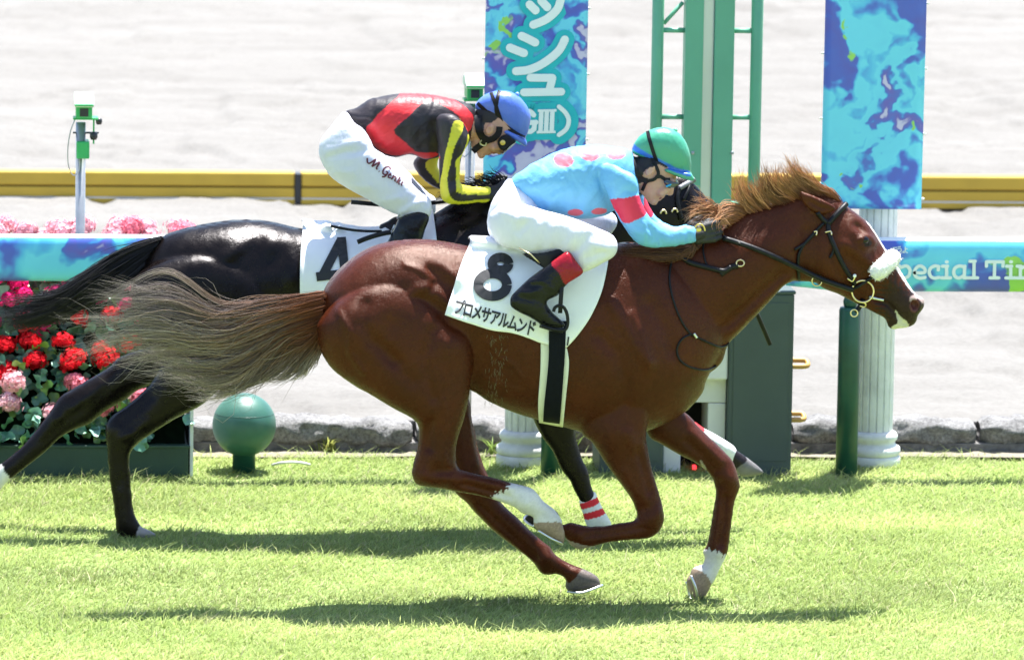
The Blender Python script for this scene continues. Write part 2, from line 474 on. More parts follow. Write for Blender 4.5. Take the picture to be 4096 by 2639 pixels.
def folds(sk, ang, wl, ws, amp, seed, off=(0, 0)):
    """soft creases: displace the skin by stretched ridge noise in the side plane"""
    V = sk.V; n = vnormals(V, sk.Q); x = V[:, 0] + .35 * V[:, 1]; z = V[:, 2]; ca, sa = math.cos(ang), math.sin(ang)
    u = (x * ca + z * sa) / wl; v = (-x * sa + z * ca) / ws
    r = 1 - np.abs(2 * fbm(u + 31 + off[0], v + 17 + off[1], seed, 3) - 1) * 2.2; m = np.clip(fbm(x * 5 + 3, z * 5 + 9, seed + 50, 2) * 2 - .6, 0, 1)
    sk.V = V + n * (amp * np.clip(r, -.6, 1) * m)[:, None]; return sk
def vnoise(x, y, seed):
    rg = np.random.default_rng(seed); T = rg.random((256, 256))
    xi = np.floor(x).astype(int); yi = np.floor(y).astype(int); fx = x - xi; fy = y - yi
    fx = fx * fx * (3 - 2 * fx); fy = fy * fy * (3 - 2 * fy)
    a = T[xi % 256, yi % 256]; b = T[(xi + 1) % 256, yi % 256]; c_ = T[xi % 256, (yi + 1) % 256]; d = T[(xi + 1) % 256, (yi + 1) % 256]
    return (a * (1 - fx) + b * fx) * (1 - fy) + (c_ * (1 - fx) + d * fx) * fy
def fbm(x, y, seed, o=4):
    return sum(vnoise(x * 2 ** i, y * 2 ** i, seed + i) * .5 ** i for i in range(o)) / (2 - .5 ** (o - 1))
def paint(Vv, cols, poly_px, Y, col, ymin=-9, ymax=9, jit=0.0):
    w = np.array([P(a, b, Y) for a, b in crom(poly_px, 3, True)])[:, [0, 2]]
    jx = jit * np.random.default_rng(len(Vv)).standard_normal((2, len(Vv))) + jit * 1.5 * np.sin(np.stack([Vv[:, 2] * 310, Vv[:, 0] * 270]))
    m = inside(w, Vv[:, 0] + jx[0], Vv[:, 2] + jx[1]) & (Vv[:, 1] > ymin) & (Vv[:, 1] < ymax)
    cols[m] = col
    return m
def coons(top, bot, left, right, n, m):
    def rs(pl, k):
        cc = crom(pl, 6) if len(pl) > 2 else np.linspace(pl[0], pl[1], 20)
        d = np.r_[0, np.cumsum(np.linalg.norm(np.diff(cc, axis=0), axis=1))]; t = np.linspace(0, d[-1], k)
        return np.stack([np.interp(t, d, cc[:, 0]), np.interp(t, d, cc[:, 1])], 1)
    T, B, L, R = rs(top, n), rs(bot, n), rs(left, m), rs(right, m)
    u = np.linspace(0, 1, n)[None, :, None]; v = np.linspace(0, 1, m)[:, None, None]
    return (1 - v) * T[None] + v * B[None] + (1 - u) * L[:, None] + u * R[:, None] - ((1 - u) * (1 - v) * T[0] + u * (1 - v) * T[-1] + (1 - u) * v * B[0] + u * v * B[-1])
LAID = {}
class Lift:
    """places print on a laid cloth"""
    def __init__(s, sk, name):
        g, A = LAID[sk][name]; s.g = g.reshape(-1, 2); s.y = A.reshape(-1, 3)[:, 1]
    def on(s, px, py, off=0.0, r=0):
        d = ((s.g - (px, py)) ** 2).sum(1); k = np.argpartition(d, 5)[:5]; w = 1 / (d[k] + .05)
        return np.array(P(px, py, min((s.y[k] * w).sum() / w.sum(), s.y[k].min() + .003) - off))
def laid(name, sk, grid, off, mat, parent, thick=.004, smooth=2, over=0, flare=None, wav=0.0):
    """a cloth or strap laid on the near skin: grid of photo pixels -> sheet"""
    m, n = grid.shape[:2]
    A = np.array([[sk.on(*grid[j, i], off, 1) for i in range(n)] for j in range(m)])
    for _ in range(smooth):
        Y = A[..., 1].copy(); Y[1:-1, 1:-1] = .2 * (A[1:-1, 1:-1, 1] + A[:-2, 1:-1, 1] + A[2:, 1:-1, 1] + A[1:-1, :-2, 1] + A[1:-1, 2:, 1]); A[..., 1] = np.minimum(Y, A[..., 1] + .002)
    if wav:
        J, I = np.indices((m, n)); A[..., 1] -= wav * (J / m) * (.5 + .5 * np.sin(I * .55 + J * .12)) 
    if flare is not None: A[..., 1] -= flare * (np.linspace(0, 1, m)[:, None] ** 3)
    LAID[sk] = LAID.get(sk, {}); LAID[sk][name] = (grid, A.copy())
    if over:
        ext = []
        for k in range(over, 0, -1):
            r_ = A[0].copy(); r_[:, 1] = A[0][:, 1] + (sk.Y0 + .10 - A[0][:, 1]) * k / over; r_[:, 2] = A[0][:, 2] + .020 * math.sin(math.pi * .8 * k / over) - .015 * k / over; ext.append(r_)
        A = np.concatenate([np.array(ext), A]); m += over
    i = np.arange(m * n).reshape(m, n); Q = np.stack([i[:-1, :-1], i[1:, :-1], i[1:, 1:], i[:-1, 1:]], -1).reshape(-1, 4)
    o = link(name, np_mesh(name, A.reshape(-1, 3), [Q]), mat, parent)
    if thick: sm = o.modifiers.new("thick", 'SOLIDIFY'); sm.thickness = thick; sm.offset = 0
    return o
def laid_strokes(name, sk, polys, wpx, off, mat, parent, dy=.0003):
    """printed strokes on a laid cloth; widths in photo px"""
    VV = []; QQ = []; b0 = 0
    for i_, pl in enumerate(polys):
        pl = np.asarray(pl, float)
        d = np.r_[0, np.cumsum(np.linalg.norm(np.diff(pl, axis=0), axis=1))]; k = max(3, int(d[-1] / 2.0)); t = np.linspace(0, d[-1], k)
        pl = np.stack([np.interp(t, d, pl[:, 0]), np.interp(t, d, pl[:, 1])], 1)
        tg = np.gradient(pl, axis=0); tg /= np.linalg.norm(tg, axis=1)[:, None] + 1e-9; nn = np.stack([-tg[:, 1], tg[:, 0]], 1)
        for j in range(k):
            for s_ in (-.5, 0, .5): VV.append(sk.on(*(pl[j] + nn[j] * wpx * s_), off + i_ * dy, 1))
        for j in range(k - 1):
            for a in (0, 1): QQ.append((b0 + j * 3 + a, b0 + j * 3 + a + 1, b0 + j * 3 + a + 4, b0 + j * 3 + a + 3))
        b0 += 3 * k
    return link(name, np_mesh(name, np.array(VV), [np.array(QQ)]), mat, parent)
def glyph(name, sk, ch, org, ex, ey, off, mat, parent, offset=0.0):
    """one printed character: em box mapped by photo vectors ex, ey from org"""
    cu = bpy.data.curves.new("g", 'FONT'); cu.body = ch; cu.size = 1.0; cu.offset = offset; cu.resolution_u = 2
    to = bpy.data.objects.new("g", cu); COL.objects.link(to)
    me = bpy.data.meshes.new_from_object(to.evaluated_get(bpy.context.evaluated_depsgraph_get())); bpy.data.objects.remove(to)
    for v in me.vertices:
        q = np.array(org) + np.array(ex) * v.co.x + np.array(ey) * v.co.y
        v.co = sk.on(q[0], q[1], off, 1)
    me.update(); return link(name, me, mat, parent)
def ring_pts(cx, cy, r, Yf, n=20, ry=None, rot=0.0):
    """closed ring of photo px; Yf(px,py) gives the point"""
    out = []
    for k in range(n):
        a = 2 * math.pi * k / n; x = r * math.cos(a); y = (ry or r) * math.sin(a)
        out.append(Yf(cx + x * math.cos(rot) - y * math.sin(rot), cy + x * math.sin(rot) + y * math.cos(rot)))
    return np.array(out)
def fist(sk_name, wrist, kn, up, near, s=1.0, mat=None, parent=None, h=.003):
    """gloved hand closed on a rein: wrist->knuckle axis, fingers stacked along -up, curling away from 'near'"""
    k = Sculpt(0, h); w = np.array(wrist, float); kn = np.array(kn, float); ax = kn - w; L = np.linalg.norm(ax); ax /= L
    up = np.array(up, float); up -= ax * np.dot(up, ax); up /= np.linalg.norm(up); side = np.array(near, float); side -= ax * np.dot(side, ax) + up * np.dot(side, up); side /= np.linalg.norm(side)
    for t in (-.024, -.008, .008, .024): k.cap(w + up * t * .8 * s, kn + up * t * 1.15 * s + side * .006, .017 * s, .014 * s)
    k.cap(w - ax * .02, w + ax * .02, .026 * s, .024 * s)
    for i, (t, ln) in enumerate(((.029, .95), (.010, 1.05), (-.009, 1.0), (-.027, .8))):
        a = kn + up * t * s + side * .008; b = a + (ax * .030 - side * .012) * ln * s; c_ = b + (-side * .030 - ax * .004) * ln * s; d = c_ + (-ax * .026 - side * .002) * ln * s
        k.cap(a, b, .0105 * s, .0095 * s); k.cap(b, c_, .0095 * s, .0088 * s); k.cap(c_, d, .0088 * s, .008 * s)
    a = w + ax * .022 * s + up * .024 * s; b = a + (ax * .032 + up * .018 - side * .008) * s; c_ = b + (ax * .028 - up * .004 - side * .010) * s
    k.cap(a, b, .0125 * s, .0105 * s); k.cap(b, c_, .0105 * s, .009 * s)
    k.build(.7, 1); return link(sk_name, np_mesh(sk_name, k.V, [k.Q]), mat, parent)
# strands of hair between traced guide locks
def strands(name, guides, n, r, mat, parent, Y0, jit=2.0, yj=.02, wav=.6, colf=None, seg=14, sides=3, seed=0, lenj=.12, frizz=0.0, clump=0.0, ncl=40, wave=9.0):
    rg = np.random.default_rng(seed)
    G = [np.array(g[0], float) for g in guides]; GY = [g[1] for g in guides]
    R = []
    for g in G:
        cc = crom(g, 8); d = np.r_[0, np.cumsum(np.linalg.norm(np.diff(cc, axis=0), axis=1))]; t = np.linspace(0, d[-1], seg)
        R.append(np.stack([np.interp(t, d, cc[:, 0]), np.interp(t, d, cc[:, 1])], 1))
    R = np.array(R); RY = np.array([np.interp(np.linspace(0, 1, seg), np.linspace(0, 1, len(y)), y) if hasattr(y, '__len__') else np.full(seg, y) for y in GY])
    VV = []; CC = []
    tt = np.linspace(0, 1, seg)
    ca = np.sort(rg.random(ncl)) * (len(G) - 1); cph = rg.random((ncl, 4))
    for i in range(n):
        a = rg.random() * (len(G) - 1); k = min(int(a), len(G) - 2); w = a - k
        L = 1 - lenj * rg.random() ** 2 * 2
        q = R[k] * (1 - w) + R[k + 1] * w; y = RY[k] * (1 - w) + RY[k + 1] * w
        if clump:
            ci = int(np.argmin(np.abs(ca - a + rg.normal(0, .08)))); k2 = min(int(ca[ci]), len(G) - 2); w2 = ca[ci] - k2
            qc = R[k2] * (1 - w2) + R[k2 + 1] * w2; f_ = (clump * tt ** .8 * (.6 + .4 * rg.random()))[:, None]
            q = q * (1 - f_) + qc * f_; L = L * (.72 + .28 * cph[ci, 0])
            q = q + np.stack([np.zeros(seg), ((cph[ci, 1] - .5) * wave * np.sin(tt * (3 + 4 * cph[ci, 2]) + 6 * cph[ci, 3]) + .35 * wave * (cph[ci, 2] - .5) * np.sin(tt * 11 + 9 * cph[ci, 0])) * tt], 1) * clump
            y = y + (cph[ci, 1] - .5) * .06 * tt
        ti = np.linspace(0, min(max(L, .25), 1.0), seg)
        q = np.stack([np.interp(ti, tt, q[:, 0]), np.interp(ti, tt, q[:, 1])], 1); y = np.interp(ti, tt, y)
        ph = rg.random() * 6.28; fr = 2 + 3 * rg.random(); am = wav * jit * rg.normal()
        dx, dy_ = rg.normal(0, jit, 2); spread = .25 + .75 * tt
        nrm = np.gradient(q, axis=0); nrm = np.stack([-nrm[:, 1], nrm[:, 0]], 1); nrm /= np.linalg.norm(nrm, axis=1)[:, None] + 1e-9
        q = q + nrm * (am * np.sin(ph + fr * tt * 3) * tt)[:, None] + np.stack([dx * spread, dy_ * spread], 1)
        if frizz: q = q + nrm * (rg.normal(0, frizz) * tt ** 3)[:, None]
        y = y + rg.normal(0, yj) * (.4 + .6 * tt)
        pts = np.array([P(q[j, 0], q[j, 1], Y0 + y[j]) for j in range(seg)])
        rr = r * (.6 + .8 * rg.random()) * np.clip(1.25 * (1 - tt ** 3), .12, 1)
        t, Nn, B = frames(pts)
        ring = np.stack([pts + rr[:, None] * (math.cos(2 * math.pi * s_ / sides) * Nn + math.sin(2 * math.pi * s_ / sides) * B) for s_ in range(sides)], 1)
        VV.append(ring.reshape(-1, 3))
        if colf: CC.append(np.repeat(colf(tt, w, a / (len(G) - 1), rg) * ((.45 + 1.0 * cph[ci, 3]) if clump else 1.0), sides, 0))
    f = []
    for j in range(seg - 1):
        for s_ in range(sides):
            f.append((j * sides + s_, j * sides + (s_ + 1) % sides, (j + 1) * sides + (s_ + 1) % sides, (j + 1) * sides + s_))
    f = np.array(f); F4 = (f[None] + (np.arange(n) * seg * sides)[:, None, None]).reshape(-1, 4)
    me = np_mesh(name, np.concatenate(VV), [F4], True, np.concatenate(CC) if colf else None)
    return link(name, me, mat, parent)
# ================================================================== setting
def grid_obj(name, xs, ys, zf, mat, kind="structure"):
    X, Y = np.meshgrid(xs, ys, indexing='ij'); Z = zf(X, Y)
    V = np.stack([X, Y, Z], -1).reshape(-1, 3); n, m = X.shape
    i = np.arange(n * m).reshape(n, m)
    Q = np.stack([i[:-1, :-1], i[1:, :-1], i[1:, 1:], i[:-1, 1:]], -1).reshape(-1, 4)
    o = link(name, np_mesh(name, V, [Q]), mat); o["kind"] = kind; return o
# --- turf
m, nt, b = nmat("turf_soil")
v = coord(nt); n1 = noise(nt, v, 18, 8, .7); n2 = noise(nt, v, 1.2, 3, .5)
r1 = ramp(nt, [(.25, (.15, .21, .06)), (.6, (.25, .34, .095)), (.85, (.33, .37, .14))]); nt.links.new(n1.outputs[0], r1.inputs[0]); nt.links.new(r1.outputs[0], b.inputs['Base Color'])
b.inputs['Roughness'].default_value = .9; bump(nt, b, n1.outputs[0], .8, .03); M_turf = m
TURF_Y1 = 3.74
gx = np.r_[np.linspace(-60, -4, 30), np.linspace(-3.9, 4.4, 90), np.linspace(4.6, 60, 30)]
gy = np.r_[np.linspace(-40, -3, 14), np.linspace(-2.9, TURF_Y1, 80)]
grid_obj("turf", gx, gy, lambda X, Y: (fbm(X * 1.3, Y * 1.3, 3) - .5) * .03 - .012, M_turf)
# grass blades
m, nt, b = nmat("grass_blade")
a = N(nt, "ShaderNodeVertexColor", layer_name="col")
tr = N(nt, "ShaderNodeBsdfTranslucent"); mix = N(nt, "ShaderNodeMixShader"); mix.inputs[0].default_value = .52
nt.links.new(a.outputs[0], b.inputs['Base Color']); nt.links.new(a.outputs[0], tr.inputs[0])
b.inputs['Roughness'].default_value = .55; b.inputs['Specular IOR Level'].default_value = .25
nt.links.new(b.outputs[0], mix.inputs[1]); nt.links.new(tr.outputs[0], mix.inputs[2]); nt.links.new(mix.outputs[0], nt.nodes["Material Output"].inputs[0]); M_blade = m
def grass(n, x0, x1, y0, y1, seed, hmin, hmax, wid):
    rg = np.random.default_rng(seed)
    x = rg.uniform(x0, x1, n); y = rg.uniform(y0, y1, n)
    cl = fbm(x * 2.2, y * 2.2, 21); dn = fbm(x * .9 + 7, y * .9, 31)
    keep = (rg.random(n) < .45 + 1.1 * cl); x, y, cl, dn = x[keep], y[keep], cl[keep], dn[keep]; n = len(x)
    hgt = (hmin + (hmax - hmin) * rg.random(n) ** 1.6) * (.6 + .8 * cl)
    az = rg.uniform(0, 2 * math.pi, n); ln = rg.uniform(.5, 2.1, n) * hgt
    lean = np.stack([np.cos(az) * ln + .012, np.sin(az) * ln], 1)
    wa = az + math.pi / 2 + rg.normal(0, .5, n); w = wid * (.6 + .8 * rg.random(n))
    wx, wy = np.cos(wa) * w / 2, np.sin(wa) * w / 2
    z0 = (fbm(x * 1.3, y * 1.3, 3) - .5) * .03 - .016
    p = np.zeros((n, 5, 3))
    p[:, 0] = np.stack([x - wx, y - wy, z0], 1); p[:, 1] = np.stack([x + wx, y + wy, z0], 1)
    mx, my = x + lean[:, 0] * .35, y + lean[:, 1] * .35
    p[:, 2] = np.stack([mx + wx * .85, my + wy * .85, z0 + hgt * .62], 1); p[:, 3] = np.stack([mx - wx * .85, my - wy * .85, z0 + hgt * .62], 1)
    p[:, 4] = np.stack([x + lean[:, 0], y + lean[:, 1], z0 + hgt], 1)
    i = np.arange(n)[:, None] * 5
    Q = i + np.array([[0, 1, 2, 3]]); T = i + np.array([[3, 2, 4]])
    t = rg.random(n)[:, None]; d = np.clip((dn - .35) * 2, 0, 1)[:, None]; dry = (rg.random(n) < .07)[:, None]
    cc = np.array((.27, .37, .105)) * (1 - t) + np.array((.40, .465, .155)) * t
    cc = cc * (1 - .35 * d) + np.array((.44, .50, .20)) * .35 * d
    pt = fbm(x * .55 + 5, y * 1.6, 91, 3)[:, None]; cc = cc * (.56 + .88 * pt) * np.where(pt > .6, np.array((1.05, .98, 1.1)), 1.0)
    cc = np.where(dry, np.array((.5, .46, .28)), cc) * rg.uniform(.75, 1.25, (n, 1))
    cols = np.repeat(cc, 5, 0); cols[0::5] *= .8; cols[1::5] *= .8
    return p.reshape(-1, 3), Q, T, cols
parts_ = [grass(300000, -2.75, 2.95, -2.35, TURF_Y1 + .03, 1, .014, .035, .0048), grass(16000, -2.7, 2.9, -2.3, TURF_Y1 + .02, 2, .045, .075, .0034), grass(50000, -6, -2.75, -3, TURF_Y1, 3, .03, .055, .006), grass(50000, 2.95, 6, -3, TURF_Y1, 4, .03, .055, .006)]
VV = []; QQ = []; TT = []; CC = []; o_ = 0
for p_, q_, t_, c_ in parts_: VV.append(p_); QQ.append(q_ + o_); TT.append(t_ + o_); CC.append(c_); o_ += len(p_)
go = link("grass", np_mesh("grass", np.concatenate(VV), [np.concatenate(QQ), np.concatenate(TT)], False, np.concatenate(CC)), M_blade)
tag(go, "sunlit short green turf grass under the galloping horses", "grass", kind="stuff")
# --- bare verge and kerb
M_verge = simple("verge_earth", (.20, .175, .135), .95, var=.25, vscale=14, bumps=.8, bscale=40)
grid_obj("verge", np.linspace(-30, 30, 200), np.linspace(TURF_Y1 - .03, 4.2, 14), lambda X, Y: (fbm(X * 6, Y * 6, 9) - .5) * .03 + .004, M_verge)
m, nt, b = nmat("kerb_concrete")
v = coord(nt); n1 = noise(nt, v, 60, 6, .75); n2 = noise(nt, v, 6, 4, .6)
r1 = ramp(nt, [(.3, (.10, .098, .096)), (.5, (.28, .275, .27)), (.72, (.48, .47, .46))]); nt.links.new(n1.outputs[0], r1.inputs[0])
r2 = ramp(nt, [(.35, (.55, .55, .55)), (.7, (1, 1, 1))]); nt.links.new(n2.outputs[0], r2.inputs[0])
mx = N(nt, "ShaderNodeMix", data_type='RGBA', blend_type='MULTIPLY'); mx.inputs[0].default_value = 1
nt.links.new(r1.outputs[0], mx.inputs[6]); nt.links.new(r2.outputs[0], mx.inputs[7]); nt.links.new(mx.outputs[2], b.inputs['Base Color'])
b.inputs['Roughness'].default_value = .92; bump(nt, b, n1.outputs[0], .9, .02); M_kerb = m
M_bed = simple("kerb_bed", (.13, .125, .12), .95, var=.4, vscale=20, bumps=.8, bscale=50)
kb = box("kerb", -30, 30, 3.885, 4.10, -.1, .045, M_bed, bev=.006); tag(kb, kind="structure")
box("kerb_backing", -30, 30, 4.06, 4.101, .046, .125, M_bed, kb, .006)
xj = [P(f / 2.334, 430, 3.9).x for f in (968, 2285)]; step = (xj[1] - xj[0]) / 3.0
def kerb_stone(seed, L):
    rg = np.random.default_rng(seed); nL, nC = 40, 22; V = []
    for i in range(nL):
        x = -L / 2 + .010 + (L - .020) * i / (nL - 1); e = min(1, min(i, nL - 1 - i) / 2.0); e = .62 + .38 * math.sin(e * math.pi / 2)
        for k in range(nC):
            a = 2 * math.pi * k / nC; ca, sa = math.cos(a), math.sin(a); pw = .72
            y = .125 * math.copysign(abs(ca) ** pw, ca) * e; z = .064 * math.copysign(abs(sa) ** pw, sa) * e
            d = 1 + .42 * (vnoise(np.array(x * 16. + seed * 5), np.array(k * .8 + seed), 77) - .5) + .07 * rg.normal() * .4
            V.append((x, 3.985 + y * d, .090 + z * d + .006 * math.sin(x * 5 + seed)))
    Q = [(i * nC + k, i * nC + (k + 1) % nC, (i + 1) * nC + (k + 1) % nC, (i + 1) * nC + k) for i in range(nL - 1) for k in range(nC)]
    ca = [tuple(range(nC))[::-1], tuple((nL - 1) * nC + k for k in range(nC))]
    return np_mesh("kerb_stone", V, [np.array(Q)[:, ::-1], np.array(ca)])
ks = [kerb_stone(s_, step) for s_ in range(4)]
for i in range(-5, 8):
    o = link("kerb_stone", ks[i % 4], M_kerb, kb); o.location = (xj[0] + (i + .5) * step, 0.0, 0.0)
# --- sand of the dirt track
m, nt, b = nmat("track_sand")
v = coord(nt); n1 = noise(nt, v, 30, 8, .7); n2 = noise(nt, coord(nt, (.35, 1.6, 1)), 1.0, 7, .65)
r1 = ramp(nt, [(.3, (.160, .153, .141)), (.72, (.208, .201, .188))]); nt.links.new(n2.outputs[0], r1.inputs[0])
r2 = ramp(nt, [(.3, (.82, .82, .82)), (.7, (1.06, 1.06, 1.06))]); nt.links.new(n1.outputs[0], r2.inputs[0])
mx = N(nt, "ShaderNodeMix", data_type='RGBA', blend_type='MULTIPLY'); mx.inputs[0].default_value = 1
nt.links.new(r1.outputs[0], mx.inputs[6]); nt.links.new(r2.outputs[0], mx.inputs[7]); nt.links.new(mx.outputs[2], b.inputs['Base Color'])
b.inputs['Roughness'].default_value = .95; b.inputs['Specular IOR Level'].default_value = .1; bump(nt, b, n1.outputs[0], .5, .02); M_sand = m
def sandz(X, Y):
    k = np.clip((Y - 4.15) / .6, 0, 1)
    ss = lambda v_, a_, b_: (lambda q: q * q * (3 - 2 * q))(np.clip((v_ - a_) / (b_ - a_), 0, 1))
    sx = 1.0 + .03 * Y
    foot = ss(fbm(X * .75, Y * .42, 41, 4), .52, .57) * .045 * (.25 + fbm(X * .4 + 3, Y * .2, 44, 2))
    foot2 = ss(fbm(X * 1.7 + 9, Y * 1.1, 51, 3), .58, .63) * .030
    har = .010 * np.sin(Y * 2.1 + 2.5 * fbm(X * .25, Y * .3, 61)) + .006 * np.sin(Y * 7.3 + 3 * fbm(X * .4, Y, 62))
    fine = (fbm(X * 7, Y * 5, 71, 3) - .5) * .018
    clod = np.exp(-((Y - 9.55 - .2 * (fbm(X * .7, Y * 0, 81) - .5)) / .28) ** 2) * (fbm(X * 5, Y * 4, 82, 3) - .35) * .16
    return .015 + k * (-foot * .85 - foot2 * .9 + har * 1.0 + fine * 2.3 + clod * 1.3)
gx = np.r_[np.linspace(-90, -6, 40), np.linspace(-5.8, 8, 330), np.linspace(8.3, 90, 40)]
gy = np.r_[np.linspace(4.04, 22, 420), np.linspace(22.1, 60, 300), np.linspace(61, 160, 40)]
grid_obj("dirt_track", gx, gy, sandz, M_sand)
# ================================================================== course furniture
def marble(name, seed, scale=2.6, rough=.35, stretch=(1, 1, 1)):
    """printed ink-swirl artwork in blues"""
    m, nt, b = nmat(name)
    v = coord(nt, stretch, (0, 0, 0), (seed * 3.7, seed, seed * 1.9))
    w1 = noise(nt, v, scale * .8, 3, .5); w2 = noise(nt, v, scale * 2.2, 3, .6)
    sub = N(nt, "ShaderNodeVectorMath", operation='SUBTRACT'); sub.inputs[1].default_value = (.5, .5, .5); nt.links.new(w1.outputs[1], sub.inputs[0])
    sc = N(nt, "ShaderNodeVectorMath", operation='SCALE'); sc.inputs['Scale'].default_value = .95; nt.links.new(sub.outputs[0], sc.inputs[0])
    ad = N(nt, "ShaderNodeVectorMath", operation='ADD'); nt.links.new(v, ad.inputs[0]); nt.links.new(sc.outputs[0], ad.inputs[1])
    sub2 = N(nt, "ShaderNodeVectorMath", operation='SUBTRACT'); sub2.inputs[1].default_value = (.5, .5, .5); nt.links.new(w2.outputs[1], sub2.inputs[0])
    sc2 = N(nt, "ShaderNodeVectorMath", operation='SCALE'); sc2.inputs['Scale'].default_value = .28; nt.links.new(sub2.outputs[0], sc2.inputs[0])
    ad2 = N(nt, "ShaderNodeVectorMath", operation='ADD'); nt.links.new(ad.outputs[0], ad2.inputs[0]); nt.links.new(sc2.outputs[0], ad2.inputs[1])
    base = noise(nt, ad2.outputs[0], scale, 2.5, .45, .4)
    r = ramp(nt, [(.22, (.10, .08, .42)), (.40, (.07, .12, .55)), (.425, (.08, .24, .68)), (.455, (.09, .47, .80)), (.485, (.15, .64, .86)), (.56, (.14, .60, .84)), (.575, (.07, .34, .74)), (.59, (.08, .15, .56)), (.635, (.14, .11, .48)), (.65, (.55, .50, .74)), (.75, (.65, .60, .80))])
    nt.links.new(base.outputs[0], r.inputs[0])
    acc = noise(nt, ad2.outputs[0], scale * 1.3, 2, .5); acc.noise_dimensions = '4D'; acc.inputs['W'].default_value = seed + 5.0
    rm = ramp(nt, [(.68, (0, 0, 0)), (.695, (1, 1, 1))]); nt.links.new(acc.outputs[0], rm.inputs[0])
    mx = N(nt, "ShaderNodeMix", data_type='RGBA'); nt.links.new(rm.outputs[0], mx.inputs[0]); nt.links.new(r.outputs[0], mx.inputs[6]); mx.inputs[7].default_value = (.30, .62, .12, 1)
    nt.links.new(mx.outputs[2], b.inputs['Base Color'])
    b.inputs['Roughness'].default_value = rough
    bn = noise(nt, coord(nt), 3.0, 2, .5); bump(nt, b, bn.outputs[0], .12, .03)
    return m
M_white = simple("white_paint", (.66, .66, .65), .45, var=.05, bumps=.08)
M_plast = simple("white_plastic", (.82, .83, .83), .3, var=.03)
M_stone = simple("pillar_paint", (.64, .65, .64), .6, var=.22, vscale=5, bumps=.35, bscale=50)
M_green = simple("post_green", (.012, .075, .055), .42, var=.28, vscale=4, bumps=.05, bscale=30)
M_ball = simple("ball_green", (.036, .12, .092), .42, var=.2, vscale=5, bumps=.06, bscale=60)
M_tower = simple("tower_green", (.12, .37, .23), .45, var=.06, vscale=3, bumps=.05)
M_slate = simple("cabinet_slate", (.046, .070, .066), .55, var=.10, vscale=4, bumps=.05)
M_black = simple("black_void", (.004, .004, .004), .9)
M_zinc = simple("galvanised_pole", (.40, .41, .41), .4, .7, var=.15, vscale=12)
M_sgreen = simple("sensor_green", (.03, .38, .10), .4, var=.1)
M_hood = simple("sunlit_green_plastic", (.42, .64, .47), .35)  # paler than the sensor green: sun glare on the top put into the colour
M_dark = simple("dark_plastic", (.02, .022, .025), .4)
M_yellow = simple("yellow_foam", (.53, .34, .032), .6, var=.10, vscale=3, bumps=.1, bscale=30)
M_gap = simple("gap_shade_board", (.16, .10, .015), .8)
M_orange = simple("yellow_hook", (.5, .28, .07), .5, var=.1)
M_trough = simple("planter_green", (.020, .056, .037), .55, var=.15, vscale=6, bumps=.1)

# --- yellow barrier lying on the sand: sections of two stacked boards
zb = P(300, 202, 14.1).z; YB = 14.1
H_ = P(300, 172.5, YB).z - P(300, 202, YB).z; xj0 = P(298, 187, YB).x
bar = empty("barrier", (xj0, YB, 0), "long low yellow barrier of stacked boards on the sand track", "barrier")
for i in range(-3, 3):
    a0 = xj0 + i * 5.0 + .022; a1 = xj0 + (i + 1) * 5.0 - .022
    box("board", a0, a1, YB, YB + .12, zb + .028, zb + H_ * .48, M_yellow, bar, .008)
    box("board", a0, a1, YB + .004, YB + .124, zb + H_ * .535, zb + H_, M_yellow, bar, .010)
    box("base_board", a0, a1, YB - .006, YB + .13, zb - .02, zb + .020, M_yellow, bar, .004)
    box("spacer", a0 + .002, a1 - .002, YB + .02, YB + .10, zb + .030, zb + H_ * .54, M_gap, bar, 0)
    box("base_liner", a0 + .002, a1 - .002, YB - .001, YB + .10, zb + .018, zb + .029, M_white, bar, 0)
    box("joint_strip", a0 - .042, a0 - .002, YB - .003, YB + .11, zb - .01, zb + H_ - .006, M_dark, bar, .004)

# --- fluted pillars
def pillar(fx, Yp, r, top, label):
    w = P(fx / 2.334, 462, Yp); o = empty("fluted_pillar", (w.x, Yp, 0), label, "pillar", "fluted pillars at the finish line")
    lathe("shaft", [(r * .98, .16), (r, .3), (r * .98, 1.0), (r * .94, top)], w.x, Yp, M_stone, o, 96, lambda a, z: 1 - .085 * (abs(math.sin(a * 8)) ** .6 < .62), False)
    lathe("plinth", [(r * 1.42, -.02), (r * 1.42, .035), (r * 1.36, .045)], w.x, Yp, M_stone, o, 40)
    lathe("base_moulding", [(r * 1.34, .045), (r * 1.42, .062), (r * 1.38, .085), (r * 1.16, .098), (r * 1.13, .112), (r * 1.24, .122), (r * 1.27, .138), (r * 1.2, .152), (r * 1.04, .162)], w.x, Yp, M_stone, o, 40)
    lathe("capital", [(r * .95, top), (r * 1.3, top + .05), (r * 1.3, top + .12)], w.x, Yp, M_stone, o, 40)
    return w.x
pxl = pillar(1222, 3.55, .094, 3.25, "white fluted pillar seen under the chestnut horse's belly, behind the dark foreleg")
pxr = pillar(2036, 3.55, .094, 3.25, "white fluted pillar behind the chestnut horse's muzzle, under the plain banner")

